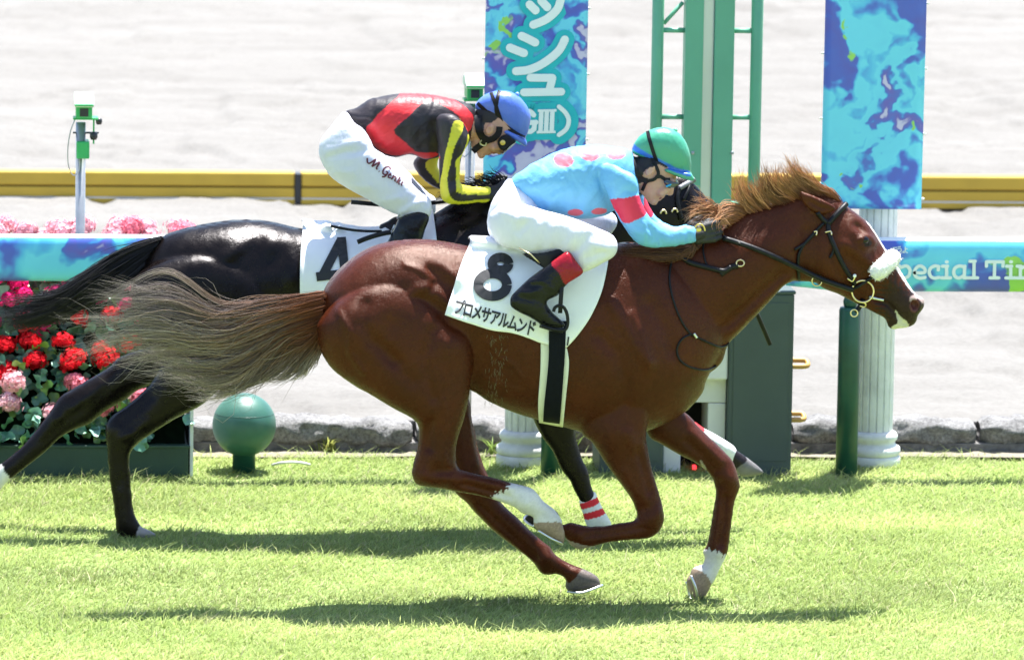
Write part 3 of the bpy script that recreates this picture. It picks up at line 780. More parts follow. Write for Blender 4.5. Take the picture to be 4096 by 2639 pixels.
# --- hanging banners
YBN = 3.40
def banner(fl, fr, ybot, mat, label):
    a = P(fl[1] / 2.334, ybot / 2.334, YBN); b_ = P(fr[1] / 2.334, ybot / 2.334, YBN); x0, x1, z0 = a.x, b_.x, a.z; z1 = 3.2
    o = empty("hanging_banner", ((x0 + x1) / 2, YBN, z0), label, "banner", "tall printed banners")
    n, m_ = 14, 60; V = []
    for j in range(m_):
        for i in range(n):
            u = i / (n - 1); z = z0 + (z1 - z0) * j / (m_ - 1)
            V.append((x0 + (x1 - x0) * u, YBN + .006 * math.sin(u * 7 + z * 2.2) * math.sin(z * 3 + 1), z))
    Q = [(j * n + i, j * n + i + 1, (j + 1) * n + i + 1, (j + 1) * n + i) for j in range(m_ - 1) for i in range(n - 1)]
    o2 = link("sheet", np_mesh("banner_sheet", V, [np.array(Q)]), mat, o)
    sm = o2.modifiers.new("thick", 'SOLIDIFY'); sm.thickness = .004; sm.offset = 1
    for sx in (x0 - .006, x1 + .006):
        for k in range(9):
            z = z0 + .05 + k * .31 if sx > x1 else z0 + .12 + k * .31
            bm = bmesh.new(); bmesh.ops.create_uvsphere(bm, u_segments=8, v_segments=6, radius=.0075, matrix=Matrix.Translation((sx, YBN, z)) @ Matrix.Diagonal((1.3, .7, .8, 1)))
            link("eyelet_tie", bm_mesh("eyelet_tie", bm, True), M_white, o)
    box("top_bar", x0 - .03, x1 + .03, YBN + .008, YBN + .035, z1 - .02, z1 + .02, M_zinc, o)
    return o, x0, x1, z0
bL, blx0, blx1, blz0 = banner((1133, 1126), (1371, 1364), 500, marble("banner_art_text", 2.0, 3.1), "tall blue marbled banner with big white katakana lettering")
bR, brx0, brx1, brz0 = banner((1922, 1915), (2158, 2150), 486, marble("banner_art_plain", 9.7, 2.7), "tall plain blue marbled banner without lettering, above the chestnut's head")
# lettering: rounded brush strokes
def flat_strokes(name, polys, w, y, mat, parent, dy=.0004, round_=True):
    """polys: list of world (x,z) polylines"""
    VV = []; QQ = []; TT = []; b0 = 0
    for i, pl in enumerate(polys):
        pl = np.asarray(pl, float)
        if len(pl) == 2: pl = np.linspace(pl[0], pl[1], 3)
        t = np.gradient(pl, axis=0); t /= np.linalg.norm(t, axis=1)[:, None] + 1e-9; nn = np.stack([-t[:, 1], t[:, 0]], 1); yy_ = y - i * dy; k = len(pl)
        for j in range(k):
            for sg in (.5, -.5): q = pl[j] + nn[j] * w * sg; VV.append((q[0], yy_, q[1]))
        QQ += [(b0 + 2 * j, b0 + 2 * j + 1, b0 + 2 * j + 3, b0 + 2 * j + 2) for j in range(k - 1)]; b0 += 2 * k
        if round_:
            for e, sg in ((0, -1), (k - 1, 1)):
                c0 = b0; VV.append((pl[e][0], yy_, pl[e][1])); 
                for a in np.linspace(-math.pi / 2, math.pi / 2, 9):
                    q = pl[e] + w / 2 * (math.cos(a) * t[e] * sg + math.sin(a) * nn[e]); VV.append((q[0], yy_, q[1]))
                TT += [(c0, c0 + 1 + m_, c0 + 2 + m_) for m_ in range(8)]; b0 += 10
    return link(name, np_mesh(name, np.array(VV), [np.array(QQ), np.array(TT).reshape(-1, 3)], False), mat, parent)
M_ink = simple("white_ink", (.78, .85, .88), .5, var=.02)
M_teal = simple("teal_ink", (.012, .46, .54), .5, var=.08)
def wp(k, pts, Y): return [(P(*q, Y).x, P(*q, Y).z) for q in c(k, pts)]
ltr = [wp('I', crom(p_, 5), YBN - .01) for p_ in (
    [(545, 30), (585, 70)], [(625, 5), (665, 48)], [(760, -20), (735, 60), (660, 130), (570, 168)], [(585, -95), (620, -45)],
    [(490, 245), (540, 268), (582, 290)], [(410, 325), (460, 345), (505, 362)], [(785, 270), (740, 350), (640, 430), (540, 475), (452, 485)])]
ltr2 = [wp('I', p_, YBN - .01) for p_ in ([(550, 530), (620, 531), (698, 531)], [(700, 532), (688, 580), (676, 625)], [(505, 630), (640, 628), (760, 626)])]
lgl = [wp('I', crom(p_, 6), YBN - .01) for p_ in ([(745, 728), (790, 770), (812, 822), (795, 880), (745, 920)], [(490, 728), (445, 770), (423, 822), (440, 880), (490, 920)])]
l3 = [wp('I', p_, YBN - .01) for p_ in ([(625, 755), (618, 900)], [(662, 755), (656, 900)], [(700, 755), (694, 900)])]
l3s = [wp('I', p_, YBN - .01) for p_ in ([(600, 755), (665, 754), (728, 753)], [(592, 902), (655, 901), (722, 900)])]
lG = [wp('I', crom([(572, 785), (545, 760), (512, 778), (498, 825), (512, 878), (545, 898), (574, 880)], 6), YBN - .01), wp('I', [(574, 880), (576, 860), (577, 835)], YBN - .01), wp('I', [(548, 836), (565, 835), (588, 834)], YBN - .01)]
for ww, yy0, mt, nm in ((.094, .0075, M_teal, "lettering_halo"), (.039, .0125, M_ink, "lettering")):
    flat_strokes(nm, ltr, ww, YBN - yy0, mt, bL, .0003); flat_strokes(nm, ltr2, ww * .95, YBN - yy0 - .0022, mt, bL, .0003)
    for q_ in lgl: flat_strokes(nm, [q_], ww * (.55 if mt is M_ink else 1), YBN - yy0 - .0032, mt, bL, .0003)
    for i_, q_ in enumerate(l3): flat_strokes(nm, [q_], ww * .55, YBN - yy0 - .0039 - i_ * .0003, mt, bL, .0003, mt is M_teal)
    for q_ in l3s: flat_strokes(nm, [q_], ww * .30 if mt is M_ink else ww * .8, YBN - yy0 - .0049, mt, bL, .0003, False)
    flat_strokes(nm, lG, ww * (.60 if mt is M_ink else 1), YBN - yy0 - .0056, mt, bL, .0003)

# --- padded rails with printed covers
YR = 3.20
def rail(f0, f1, ytop, ybot, mat, label):
    fm = (f0 + f1) / 2 if abs(f0) < 3000 else f1
    za = P(100, ytop / 2.334, YR).z if f0 < 500 else P(950, ytop / 2.334, YR).z; zb_ = P(100, ybot / 2.334, YR).z if f0 < 500 else P(950, ybot / 2.334, YR).z
    x0 = P(f0 / 2.334, 260, YR).x; x1 = P(f1 / 2.334, 260, YR).x; hh = (za - zb_); zc = (za + zb_) / 2
    o = empty("padded_rail", ((x0 + x1) / 2, YR, 0), label, "rail", "printed running rails")
    def sheet(nm, ang, infl, mt, n=30):
        V = []; A = np.linspace(*ang, n)
        ns = max(2, int((x1 - x0) / .25))
        for i in range(ns + 1):
            x = x0 + (x1 - x0) * i / ns; e = min(1.0, min(x - x0, x1 - x) / .06); e = .80 + .20 * math.sqrt(max(0, 1 - (1 - e) ** 2))
            for a in A:
                ca, sa = math.cos(a), math.sin(a)
                V.append((x, YR + .055 + (.055 + infl) * math.copysign(abs(ca) ** .75, ca) * e, zc + (hh / 2 + infl) * math.copysign(abs(sa) ** .6, sa) * e))
        Q = [(i * n + k, i * n + k + 1, (i + 1) * n + k + 1, (i + 1) * n + k) for i in range(ns) for k in range(n - 1)]
        fs = [np.array(Q)]
        if abs(ang[1] - ang[0]) > 6: fs.append(np.array([tuple(range(n))]));  fs.append(np.array([tuple(ns * n + k for k in range(n))[::-1]]))
        return link(nm, np_mesh(nm, V, fs), mt, o)
    sheet("rail_pad", (0, 2 * math.pi), 0, M_plast, 40)
    sheet("printed_cover", (math.pi * .70, math.pi * 1.47), .004, mat)
    for k in range(int((x1 - x0) / 1.1) + 1):
        xx_ = x0 + .3 + k * 1.1
        if xx_ < x1 - .1 and (xx_ < -2.6 or xx_ > 2.6):
            lathe("support_leg", [(.018, -.05), (.018, zb_ + .03)], xx_, YR + .055, M_zinc, o, 12)
    return o
rl = rail(-1500, 1290, 550, 657, marble("rail_art_left", 11.2, 2.2), "printed blue padded rail behind the dark horse's tail and over the flowers")
rr_ = rail(1838, 3200, 557, 681, marble("rail_art_right", 4.4, 2.2), "printed blue padded rail with white words, at the chestnut horse's muzzle")
def text_mesh(body, size, offset=0.0, res=3):
    cu = bpy.data.curves.new("lettering", 'FONT'); cu.body = body; cu.size = size; cu.offset = offset; cu.resolution_u = res
    to = bpy.data.objects.new("lettering", cu); COL.objects.link(to)
    dg = bpy.context.evaluated_depsgraph_get(); me = bpy.data.meshes.new_from_object(to.evaluated_get(dg))
    bpy.data.objects.remove(to); return me
# slab-serif words "Special Tim" drawn stroke by stroke in photo units (crop R)
YT = YR - .0085
def R_(*pts): return wp('R', list(pts), YT)
st = 0.0159
word = [R_((672, 720), (672, 985)), R_(*crom([(700, 745), (770, 725), (815, 765), (820, 815), (800, 865), (750, 890), (700, 880)], 4)),
        R_(*crom([(885, 820), (1020, 815), (1018, 760), (960, 725), (905, 755), (880, 815), (900, 870), (955, 892), (1025, 882)], 4)),
        R_(*crom([(1215, 735), (1160, 725), (1105, 755), (1085, 810), (1105, 868), (1155, 892), (1215, 882)], 4)), R_((1212, 735), (1208, 780)),
        R_((1322, 730), (1322, 885)), R_((1265, 729), (1335, 729)), R_((1252, 888), (1375, 888)),
        R_(*crom([(1560, 740), (1500, 725), (1440, 752), (1418, 810), (1440, 870), (1490, 890), (1545, 865)], 4)), R_((1570, 728), (1562, 880)), R_((1560, 888), (1610, 888)),
        R_((1698, 662), (1695, 885)), R_((1640, 660), (1712, 660)), R_((1630, 888), (1745, 888)),
        R_((1868, 668), (2098, 668)), R_((1868, 668), (1866, 728)), R_((2096, 668), (2092, 728)), R_((1980, 668), (1974, 885)), R_((1915, 888), (2035, 888)),
        R_((2198, 730), (2198, 885)), R_((2142, 729), (2210, 729)), R_((2132, 888), (2252, 888)),
        R_((2330, 730), (2330, 885)), R_((2285, 729), (2340, 729)), R_((2280, 888), (2375, 888)), R_(*crom([(2340, 760), (2400, 728), (2440, 760), (2440, 885)], 4)), R_(*crom([(2450, 760), (2510, 728), (2550, 760), (2550, 885)], 4)), R_((2410, 888), (2480, 888)), R_((2520, 888), (2600, 888)),
        R_(*crom([(2640, 820), (2775, 815), (2773, 760), (2715, 725), (2660, 755), (2635, 815), (2655, 870), (2710, 892), (2780, 882)], 4)),
        R_(*crom([(600, 690), (540, 660), (480, 690), (500, 760), (590, 790), (610, 860), (540, 895), (470, 860)], 4)), R_((635, 729), (680, 729)), R_((630, 985), (715, 985)),
        R_((1318, 668), (1326, 668)), R_((2196, 668), (2206, 668))]
flat_strokes("lettering", [w_ for w_ in word], st, YT, M_ink, rr_, .0002, True)
kana = [crom([(590, 478), (640, 474)], 2), crom([(580, 545), (600, 558), (650, 556)], 4), crom([(655, 468), (690, 462)], 2), crom([(640, 500), (690, 488), (700, 520), (655, 550)], 4),
        crom([(755, 470), (755, 535), (720, 540), (740, 522), (785, 545)], 4), crom([(755, 495), (785, 492)], 2)]
flat_strokes("small_lettering", [R_(*k_) for k_ in kana], .0042, YT - .001, M_ink, rr_, .0002)

# --- ball bollard
w = P(569 / 2.334, 1096 / 2.334, 3.38); rb = 74.5 / 2.334 / (FPX / 28.3); zc_ = P(569 / 2.334, 990 / 2.334, 3.38).z
bb = empty("ball_bollard", (w.x, 3.38, 0), "round green ball bollard standing on the turf edge between the horses' legs", "bollard")
prof = [(rb * math.cos(t), zc_ + rb * math.sin(t)) for t in np.linspace(-math.pi / 2 + .02, math.pi / 2 - .02, 33)]
lathe("ball", prof, w.x, 3.38, M_ball, bb, 48)
lathe("ball_seam", [(rb * .9365, zc_ + rb * .36), (rb * .9335, zc_ + rb * .372), (rb * .928, zc_ + rb * .376)], w.x, 3.38, M_green, bb, 48)
lathe("stem", [(rb * .36, -.03), (rb * .36, zc_ - rb * .86), (rb * .5, zc_ - rb * .8)], w.x, 3.38, M_green, bb, 32)

# --- round green posts
def gpost(fx, ftop, label, r=.0515):
    w = P(fx / 2.334, 1103 / 2.334, 3.25); zt = P(fx / 2.334, ftop / 2.334, 3.25).z
    o = empty("green_post", (w.x, 3.25, 0), label, "post", "round dark green posts")
    lathe("tube", [(r, -.03), (r, zt - .012), (r * .9, zt)], w.x, 3.25, M_green, o, 32)
    lathe("cap", [(r * .5, zt - .002), (r * .62, zt + .01), (r * .66, zt + .03), (r * .5, zt + .052), (r * .2, zt + .062), (.002, zt + .064)], w.x, 3.25, M_green, o, 24)
gpost(1975, 716, "dark green round post right under the chestnut horse's bit ring")
gpost(1287, 716, "dark green round post just behind the dark horse's foreleg")

# --- pedestal, cabinets, tower at the finish line
YC = 3.25
def X_(f, Y=YC, y=900): return P(f / 2.334, y / 2.334, Y).x
def Z_(f, Y=YC, x=1700): return P(x / 2.334, f / 2.334, Y).z
ztop = Z_(686)
for (a, b_, lb) in ((1700, 1850, "tall slate green cabinet below the chestnut horse's neck"), (1402, 1552, "slate green cabinet hidden behind the chestnut's folded foreleg")):
    o = empty("equipment_cabinet", ((X_(a) + X_(b_)) / 2, YC, 0), lb, "cabinet", "slate green cabinets at the finish line")
    box("housing", X_(a), X_(b_), YC, YC + .34, -.03, ztop, M_slate, o, .006)
    box("lid", X_(a) - .006, X_(b_) + .006, YC - .006, YC + .346, ztop + .001, ztop + .016, M_slate, o, .004)
    box("door_panel", X_(a) + .022, X_(b_) - .022, YC - .004, YC - .0005, .06, ztop - .04, M_slate, o, .001)
ped = empty("tower_pedestal", (X_(1626), YC + .1, 0), "white pedestal with a dark opening and a red lamp between the cabinets", "pedestal")
Yp = YC + .06
box("leg", X_(1554), X_(1595), Yp, Yp + .45, -.03, Z_(944), M_white, ped, .006); box("leg", X_(1657), X_(1699), Yp, Yp + .45, -.03, Z_(944), M_white, ped, .006)
box("lintel", X_(1554), X_(1699), Yp + .002, Yp + .45, Z_(943), Z_(888), M_white, ped, .004)
box("head_block", X_(1550), X_(1699), Yp - .05, Yp + .46, Z_(887), Z_(700), M_white, ped, .01)
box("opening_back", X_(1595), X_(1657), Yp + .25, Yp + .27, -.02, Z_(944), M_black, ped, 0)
mE, ntE, bE = nmat("red_lamp"); bE.inputs['Base Color'].default_value = (.6, .01, .01, 1); bE.inputs['Emission Color'].default_value = (1, .03, .04, 1); bE.inputs['Emission Strength'].default_value = 1.2
rl_ = P(1621 / 2.334, 1090 / 2.334, Yp + .1); box("red_lamp", rl_.x - .009, rl_.x + .009, Yp + .10, Yp + .12, rl_.z - .011, rl_.z + .011, mE, ped, .003)
for f0, lb in ((853, "upper yellow hook on the slate cabinet's right side"), (978, "lower yellow hook on the slate cabinet's right side")):
    z = Z_(f0); x = X_(1851); Lh = .078 if f0 < 900 else .066
    pts = crom([(x - .01, YC + .05, z - .008), (x + Lh * .7, YC + .05, z - .008), (x + Lh, YC + .07, z - .004), (x + Lh * .92, YC + .10, z + .012), (x + Lh * .6, YC + .105, z + .014), (x - .01, YC + .105, z + .014)], 5)
    tag(tube("cable_hook", pts, .0125, M_orange, None, 10), lb, "hook", "yellow hooks")
# tower
YT_ = 3.95; TZ = 3.7
tw = empty("finish_tower", (P(1650 / 2.334, 900 / 2.334, YT_).x, YT_, 0), "light green lattice finish tower rising behind the green-capped jockey", "tower")
def tx(f, Y=YT_): return P(f / 2.334, 250 / 2.334, Y).x
lathe("thin_column", [(.029, 0), (.029, TZ)], tx(1532), YT_, M_tower, tw, 20); lathe("thin_column", [(.029, 0), (.029, TZ)], tx(1763), YT_, M_tower, tw, 20)
box("main_column", tx(1594), tx(1636), YT_ - .05, YT_ + .05, 0, TZ, M_tower, tw, .003); box("main_column", tx(1663), tx(1708), YT_ - .05, YT_ + .05, 0, TZ, M_tower, tw, .003)
box("column_web", tx(1662), tx(1676), YT_ - .046, YT_ + .16, 0, TZ, M_tower, tw, .002)
mG = simple("aluminium_strip", (.55, .58, .62), .35, .6, var=.08, vscale=1.5)
box("mirror_strip", tx(1636) + .001, tx(1662) - .001, YT_ - .02, YT_ + .0, 0, TZ, mG, tw, .001)
for fz in (70, 272, 474, 676, -130):
    z = P(1560 / 2.334, fz / 2.334, YT_).z
    for (a, b_) in ((1546, 1594), (1709, 1750)): tube("rung", [(tx(a) - .01, YT_, z), ((tx(a) + tx(b_)) / 2, YT_, z), (tx(b_) + .01, YT_, z)], .0125, M_tower, tw, 12)
a = P(1549 / 2.334, 55 / 2.334, YT_); b_ = P(1594 / 2.334, 5 / 2.334, YT_)
tube("brace", [a, (a + b_) / 2, b_], .010, M_tower, tw, 10)
for fx, fy in ((1617, 356), (1709, 356)):
    q = P(fx / 2.334, fy / 2.334, YT_ - .05); lathe("bolt", [(.008, q.z - .008), (.008, q.z + .008)], q.x, q.y, M_zinc, tw, 8)

# --- sensor poles
def sensor(fx, ft, mirror, label):
    Ys = 3.70; q = P(fx / 2.334, ft / 2.334, Ys); s_ = 1 / (FPX / 28.6) / 2.334   # metres per photo unit
    o = empty("timing_sensor", (q.x, Ys, 0), label, "sensor", "green timing sensors on poles")
    U_ = lambda a, b_: (q.x + a * s_, q.z - b_ * s_)
    def bx(nm, x0, x1, y0, y1, d0, d1, mt, bev=.004):
        (xa, za), (xb, zb2) = U_(x0, y0), U_(x1, y1); box(nm, min(xa, xb), max(xa, xb), Ys + d0, Ys + d1, zb2, za, mt, o, bev)
    (xp, zp) = U_(-6, 70); lathe("pole", [(11.5 * s_, -.1), (11.5 * s_, zp)], xp, Ys, M_zinc, o, 20)
    bx("head_box", -18, 20, 26, 57, -.07, .10, M_sgreen, .006); bx("sun_shade", -21, 23, 22, 27, -.115, .0, M_sgreen, .003)
    (xa, za), (xb, zb2) = U_(-21, 0), U_(23, 24); bm = bmesh.new(); vs_ = [bm.verts.new(p_) for p_ in ((xa, Ys - .115, zb2), (xb, Ys - .115, zb2), (xb, Ys + .02, za), (xa, Ys + .02, za), (xa, Ys + .13, zb2 + .02), (xb, Ys + .13, zb2 + .02), (xa, Ys + .13, zb2 - .01), (xb, Ys + .13, zb2 - .01), (xa, Ys - .10, zb2 - .012), (xb, Ys - .10, zb2 - .012))]
    for f_ in ((0, 1, 2, 3), (3, 2, 5, 4), (4, 5, 7, 6), (6, 7, 9, 8), (8, 9, 1, 0), (0, 3, 4, 6, 8), (1, 9, 7, 5, 2)): bm.faces.new([vs_[i_] for i_ in f_])
    link("sunlit_hood", bm_mesh("sunlit_hood", bm), M_hood, o)
    bx("lens_window", -9, 11, 34, 53, -.075, -.066, M_dark, .002); bx("bracket", -24, 34, 57, 62, -.05, .05, M_sgreen, .003)
    bx("clamp", -16, 14, 112, 152, -.06, .06, M_sgreen, .006)
    bx("arm", 22, 26, 58, 120, -.01, .01, M_sgreen, .002); bx("arm", -24, 36, 92, 96, -.01, .01, M_dark, .002)
    for dx, dy_, r_ in ((36, 66, 7.5), (24, 100, 9)):
        (xa, za) = U_(dx, dy_); lathe("dark_knob", [(r_ * s_ * .7, za - r_ * s_), (r_ * s_, za - r_ * s_ * .4), (r_ * s_, za + r_ * s_ * .5), (r_ * s_ * .6, za + r_ * s_)], xa, Ys - .02, M_dark, o, 14)
    cpts = [(*U_(a_, b_),) for a_, b_ in ((-20, 62), (-30, 90), (-36, 130), (-34, 170), (-22, 192), (-10, 180), (-8, 150))]
    tube("cable", crom([(a_, Ys - .03, b2) for a_, b2 in cpts], 5), .0028, M_zinc, o, 6)
sensor(195, 215, 1, "green timing sensor on a grey pole rising from the pink flowers at left")
sensor(1106, 172, 1, "green timing sensor on a pole behind the blue-capped jockey's head")

# --- flower planter
pl = empty("flower_planter", (P(200 / 2.334, 1110 / 2.334, 3.18).x, 3.18, 0), "dark green trough of pink and red geraniums at the rail, behind the dark hind legs", "planter")
PX0, PX1 = P(-420 / 2.334, 1080 / 2.334, 3.18).x, P(440 / 2.334, 1080 / 2.334, 3.18).x
box("trough", PX0, PX1, 3.18, 4.02, -.03, .135, M_trough, pl, .006)
box("trough_rim", PX0 - .004, PX1 + .004, 3.174, 3.2, .128, .141, M_trough, pl, .003)
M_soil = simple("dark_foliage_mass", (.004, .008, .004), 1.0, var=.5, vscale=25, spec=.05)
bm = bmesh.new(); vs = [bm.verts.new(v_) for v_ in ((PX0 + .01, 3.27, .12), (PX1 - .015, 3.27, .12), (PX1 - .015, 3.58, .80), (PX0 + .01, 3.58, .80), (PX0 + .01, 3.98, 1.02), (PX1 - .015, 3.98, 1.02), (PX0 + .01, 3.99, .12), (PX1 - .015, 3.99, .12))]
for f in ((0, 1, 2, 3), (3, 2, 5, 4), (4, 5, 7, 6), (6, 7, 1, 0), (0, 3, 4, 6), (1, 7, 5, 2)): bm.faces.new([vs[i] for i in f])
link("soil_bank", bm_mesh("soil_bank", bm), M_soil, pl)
M_acr = simple("pale_panel", (.62, .66, .66), .35, var=.05)
tag(box("end_panel", PX1 + .006, PX1 + .022, 3.19, 3.9, -.02, Z_(690, 3.19, 448), M_acr, pl, .002))
def petal_ball(seed, col, name):
    rg = np.random.default_rng(seed); V = []; F_ = []; C = []
    n = 110
    for i in range(n):
        u = rg.random(); z = 1 - 1.45 * (i + .5) / n; a = i * 2.39996 + rg.normal(0, .2); r_ = math.sqrt(max(0, 1 - z * z))
        d = np.array((r_ * math.cos(a), r_ * math.sin(a), z * .85)); R0 = .050 * (1 + .16 * rg.normal())
        t1 = np.cross(d, (0.3, .2, 1.0)); t1 /= np.linalg.norm(t1); t2 = np.cross(d, t1); ph = rg.random() * 6.28
        cv = np.array(col) * rg.uniform(.7, 1.25)
        for k in range(5):
            aa = ph + k * 2 * math.pi / 5; w1 = math.cos(aa) * t1 + math.sin(aa) * t2; w2 = -math.sin(aa) * t1 + math.cos(aa) * t2
            s_ = .0115; b0 = len(V)
            V += [d * R0 * .97, d * R0 + w1 * s_ * .7 + w2 * s_ * .5, d * R0 * 1.03 + w1 * s_ * 1.25, d * R0 + w1 * s_ * .7 - w2 * s_ * .5]
            F_.append((b0, b0 + 1, b0 + 2, b0 + 3)); C += [cv * .8, cv, cv * 1.1, cv]
    return np_mesh(name, np.array(V), [np.array(F_)], True, np.clip(np.array(C), 0, .95))
M_pet = None
m, nt, b = nmat("petal"); a = N(nt, "ShaderNodeVertexColor", layer_name="col"); tr = N(nt, "ShaderNodeBsdfTranslucent"); mixn = N(nt, "ShaderNodeMixShader"); mixn.inputs[0].default_value = .35
b.inputs['Roughness'].default_value = .85; b.inputs['Specular IOR Level'].default_value = .12
nt.links.new(a.outputs[0], b.inputs['Base Color']); nt.links.new(a.outputs[0], tr.inputs[0]); nt.links.new(b.outputs[0], mixn.inputs[1]); nt.links.new(tr.outputs[0], mixn.inputs[2]); nt.links.new(mixn.outputs[0], nt.nodes["Material Output"].inputs[0]); M_pet = m
FL = {k: [petal_ball(s_ + i, col, "flower_head") for i in range(2)] for k, col, s_ in (("mag", (.74, .018, .20), 10), ("red", (.78, .016, .030), 20), ("pink", (.88, .26, .33), 30), ("pale", (.92, .50, .55), 40))}
def leaf_mesh(seed, col):
    rg = np.random.default_rng(seed); V = [(0, 0, 0)]; n = 16; C = [np.array(col) * .8]
    for i in range(n):
        a = 2 * math.pi * i / n; r_ = .036 * (1 - .55 * max(0, math.cos(a)) ** 8) * (1 + .08 * math.sin(a * 5 + seed)); V.append((r_ * math.cos(a), r_ * math.sin(a), .010 * math.sin(a * 3 + seed) + .006)); C.append(np.array(col) * rg.uniform(.9, 1.15))
    return np_mesh("leaf", np.array(V), [np.array([(0, i + 1, (i + 1) % n + 1) for i in range(n)])], True, np.clip(np.array(C), 0, 1))
LF = [leaf_mesh(i, cl) for i, cl in enumerate([(.12, .30, .20), (.20, .40, .30), (.08, .22, .12), (.22, .40, .10)])]
M_leaf = vcol("geranium_leaf", rough=.42, var=.2, vscale=30, spec=.6)
rg = random.Random(12)
def put(me, mt, nm, x, y, z, rot, sc):
    o = bpy.data.objects.new(nm, me); COL.objects.link(o); o.parent = pl; o.location = (x - pl.location.x, y - pl.location.y, z - pl.location.z); o.rotation_euler = rot; o.scale = (sc,) * 3
    if not me.materials: me.materials.append(mt)
rows = [(.335, ["pink", "pale"], .20, .03), (.40, ["pink", "pale"], .30, .12), (.495, ["red"], .16, .02), (.60, ["red"], .15, .08), (.70, ["red", "mag", "mag"], .14, .03), (.79, ["mag"], .12, .07), (.87, ["mag"], .12, .0), (.93, ["mag"], .13, .05)]
for z, kinds, sp, of in rows:
    x = PX0 + .05 + of
    while x < PX1 - .03:
        zz_ = z + rg.uniform(-.028, .028); y = 3.19 + (zz_ - .2) * .42 + rg.uniform(-.02, .02); k = rg.choice(kinds)
        for _ in range(rg.choice((1, 1, 2))):
            put(rg.choice(FL[k]), M_pet, "flower_head", x + rg.uniform(-.035, .035), y + rg.uniform(-.03, .02), zz_ + rg.uniform(-.03, .03), (rg.uniform(-.3, .8), rg.uniform(-.4, .4), rg.uniform(0, 6)), rg.uniform(.7, 1.12))
        x += sp * rg.uniform(.8, 1.25)
x = PX0 + .04
while x < PX1 + .06:
    if x < PX1 + .02 or rg.random() < .8:
        for _ in range(3):
            put(rg.choice(FL[rg.choice(("pale", "pale", "pale", "pink"))]), M_pet, "flower_head", x + rg.uniform(-.05, .05), 3.80 + rg.uniform(-.08, .08), 1.068 + rg.uniform(-.035, .035), (rg.uniform(-.3, .3), rg.uniform(-.3, .3), rg.uniform(0, 6)), rg.uniform(.85, 1.25))
    x += rg.choice((.11, .14, .22))
for i in range(242):
    x = rg.uniform(PX0, PX1); z = .15 + .74 * rg.random() ** 1.1; y = 3.185 + (z - .2) * .42 + rg.uniform(-.02, .05)
    put(rg.choice(LF), M_leaf, "leaf", x, y, z, (rg.uniform(.2, 1.5), rg.uniform(-.6, .6), rg.uniform(0, 6.28)), rg.uniform(.75, 1.25))
for i in range(58):
    x = rg.uniform(PX0, PX1 + .06); put(rg.choice(LF), M_leaf, "leaf", x, 3.80 + rg.uniform(-.06, .06), 1.0 + rg.uniform(-.06, .05), (rg.uniform(-.6, .9), rg.uniform(-.6, .6), rg.uniform(0, 6.28)), rg.uniform(.7, 1.1))
# the denser foliage between the single leaves
rgl = np.random.default_rng(44); VV = []; FF = []; CC = []; o_ = 0
for i in range(520):
    me = LF[i % 4]; n_ = len(me.vertices); co = np.array([v_.co[:] for v_ in me.vertices]) * rgl.uniform(.6, 1.1)
    z = .15 + .80 * rgl.random(); Rm = np.array(Matrix.Rotation(rgl.uniform(0, 6.28), 3, 'Z')); Rx = np.array(Matrix.Rotation(rgl.uniform(.2, 1.4), 3, 'X')); Ry = np.array(Matrix.Rotation(rgl.uniform(-.6, .6), 3, 'Y'))
    co = co @ Rm.T @ Rx.T @ Ry.T + (rgl.uniform(PX0, PX1 - .02), 3.225 + (z - .2) * .42 + rgl.uniform(-.01, .05), z)
    VV.append(co); FF.append(np.array([p_.vertices[:] for p_ in me.polygons]) + o_); o_ += n_; CC.append(np.tile(np.array([(.06, .17, .10), (.10, .24, .17), (.04, .12, .06), (.12, .22, .06)][i % 4]), (n_, 1)) * rgl.uniform(.7, 1.3))
fo = link("foliage", np_mesh("foliage", np.concatenate(VV), [np.concatenate(FF)], True, np.concatenate(CC)), M_leaf, pl); fo["kind"] = "stuff"

# --- weeds along the kerb
def weed(fx, Yw, hgt, seed, label, n=16, col=(.17, .25, .06)):
    rg_ = np.random.default_rng(seed); w = P(fx / 2.334, 1055 / 2.334, Yw); V = []; F_ = []; C = []
    for i in range(n):
        a = rg_.uniform(0, 6.28); L = hgt * rg_.uniform(.5, 1.1); ln = rg_.uniform(.2, 1.0) * L; ww = .004 + .004 * rg_.random(); px_, py_ = w.x + rg_.normal(0, .02), Yw + rg_.normal(0, .012)
        b0 = len(V); cx, sx = math.cos(a), math.sin(a)
        for t in (0, .4, .75, 1.0):
            wd = ww * (1 - t ** 2) + .0004; V += [(px_ + cx * ln * t * t - sx * wd, py_ + sx * ln * t * t + cx * wd, L * t * (1 - .25 * t)), (px_ + cx * ln * t * t + sx * wd, py_ + sx * ln * t * t - cx * wd, L * t * (1 - .25 * t))]
        for k in range(3): F_.append((b0 + 2 * k, b0 + 2 * k + 1, b0 + 2 * k + 3, b0 + 2 * k + 2))
        C += [np.array(col) * rg_.uniform(.6, 1.4)] * 8
    o = link("weed", np_mesh("weed", np.array(V), [np.array(F_)], True, np.array(C)), M_blade); tag(o, label, "weed", "weeds growing along the kerb")
weed(765, 3.86, .11, 1, "small weed with yellowish leaves against the kerb, right of the ball bollard", 22, (.28, .30, .08))
weed(1150, 3.80, .12, 2, "tall green weed beside the base of the pillar under the belly", 20)
weed(1330, 3.80, .16, 3, "weed showing between the dark foreleg and the chestnut's forearm", 26)
hp = [P(a_ / 2.334, b_ / 2.334, 3.72) for a_, b_ in ((1020, 0), (1020, 0))]
pts = [PG(x_ / 2.334, y_ / 2.334, zz_) for x_, y_, zz_ in ((636, 1084, .01), (655, 1079, .03), (680, 1077, .035), (705, 1079, .03), (722, 1083, .01))]
tag(tube("hose", crom([tuple(p_) for p_ in pts], 5), .007, M_white, None, 8), "white hose end lying in the grass near the ball bollard", "hose")
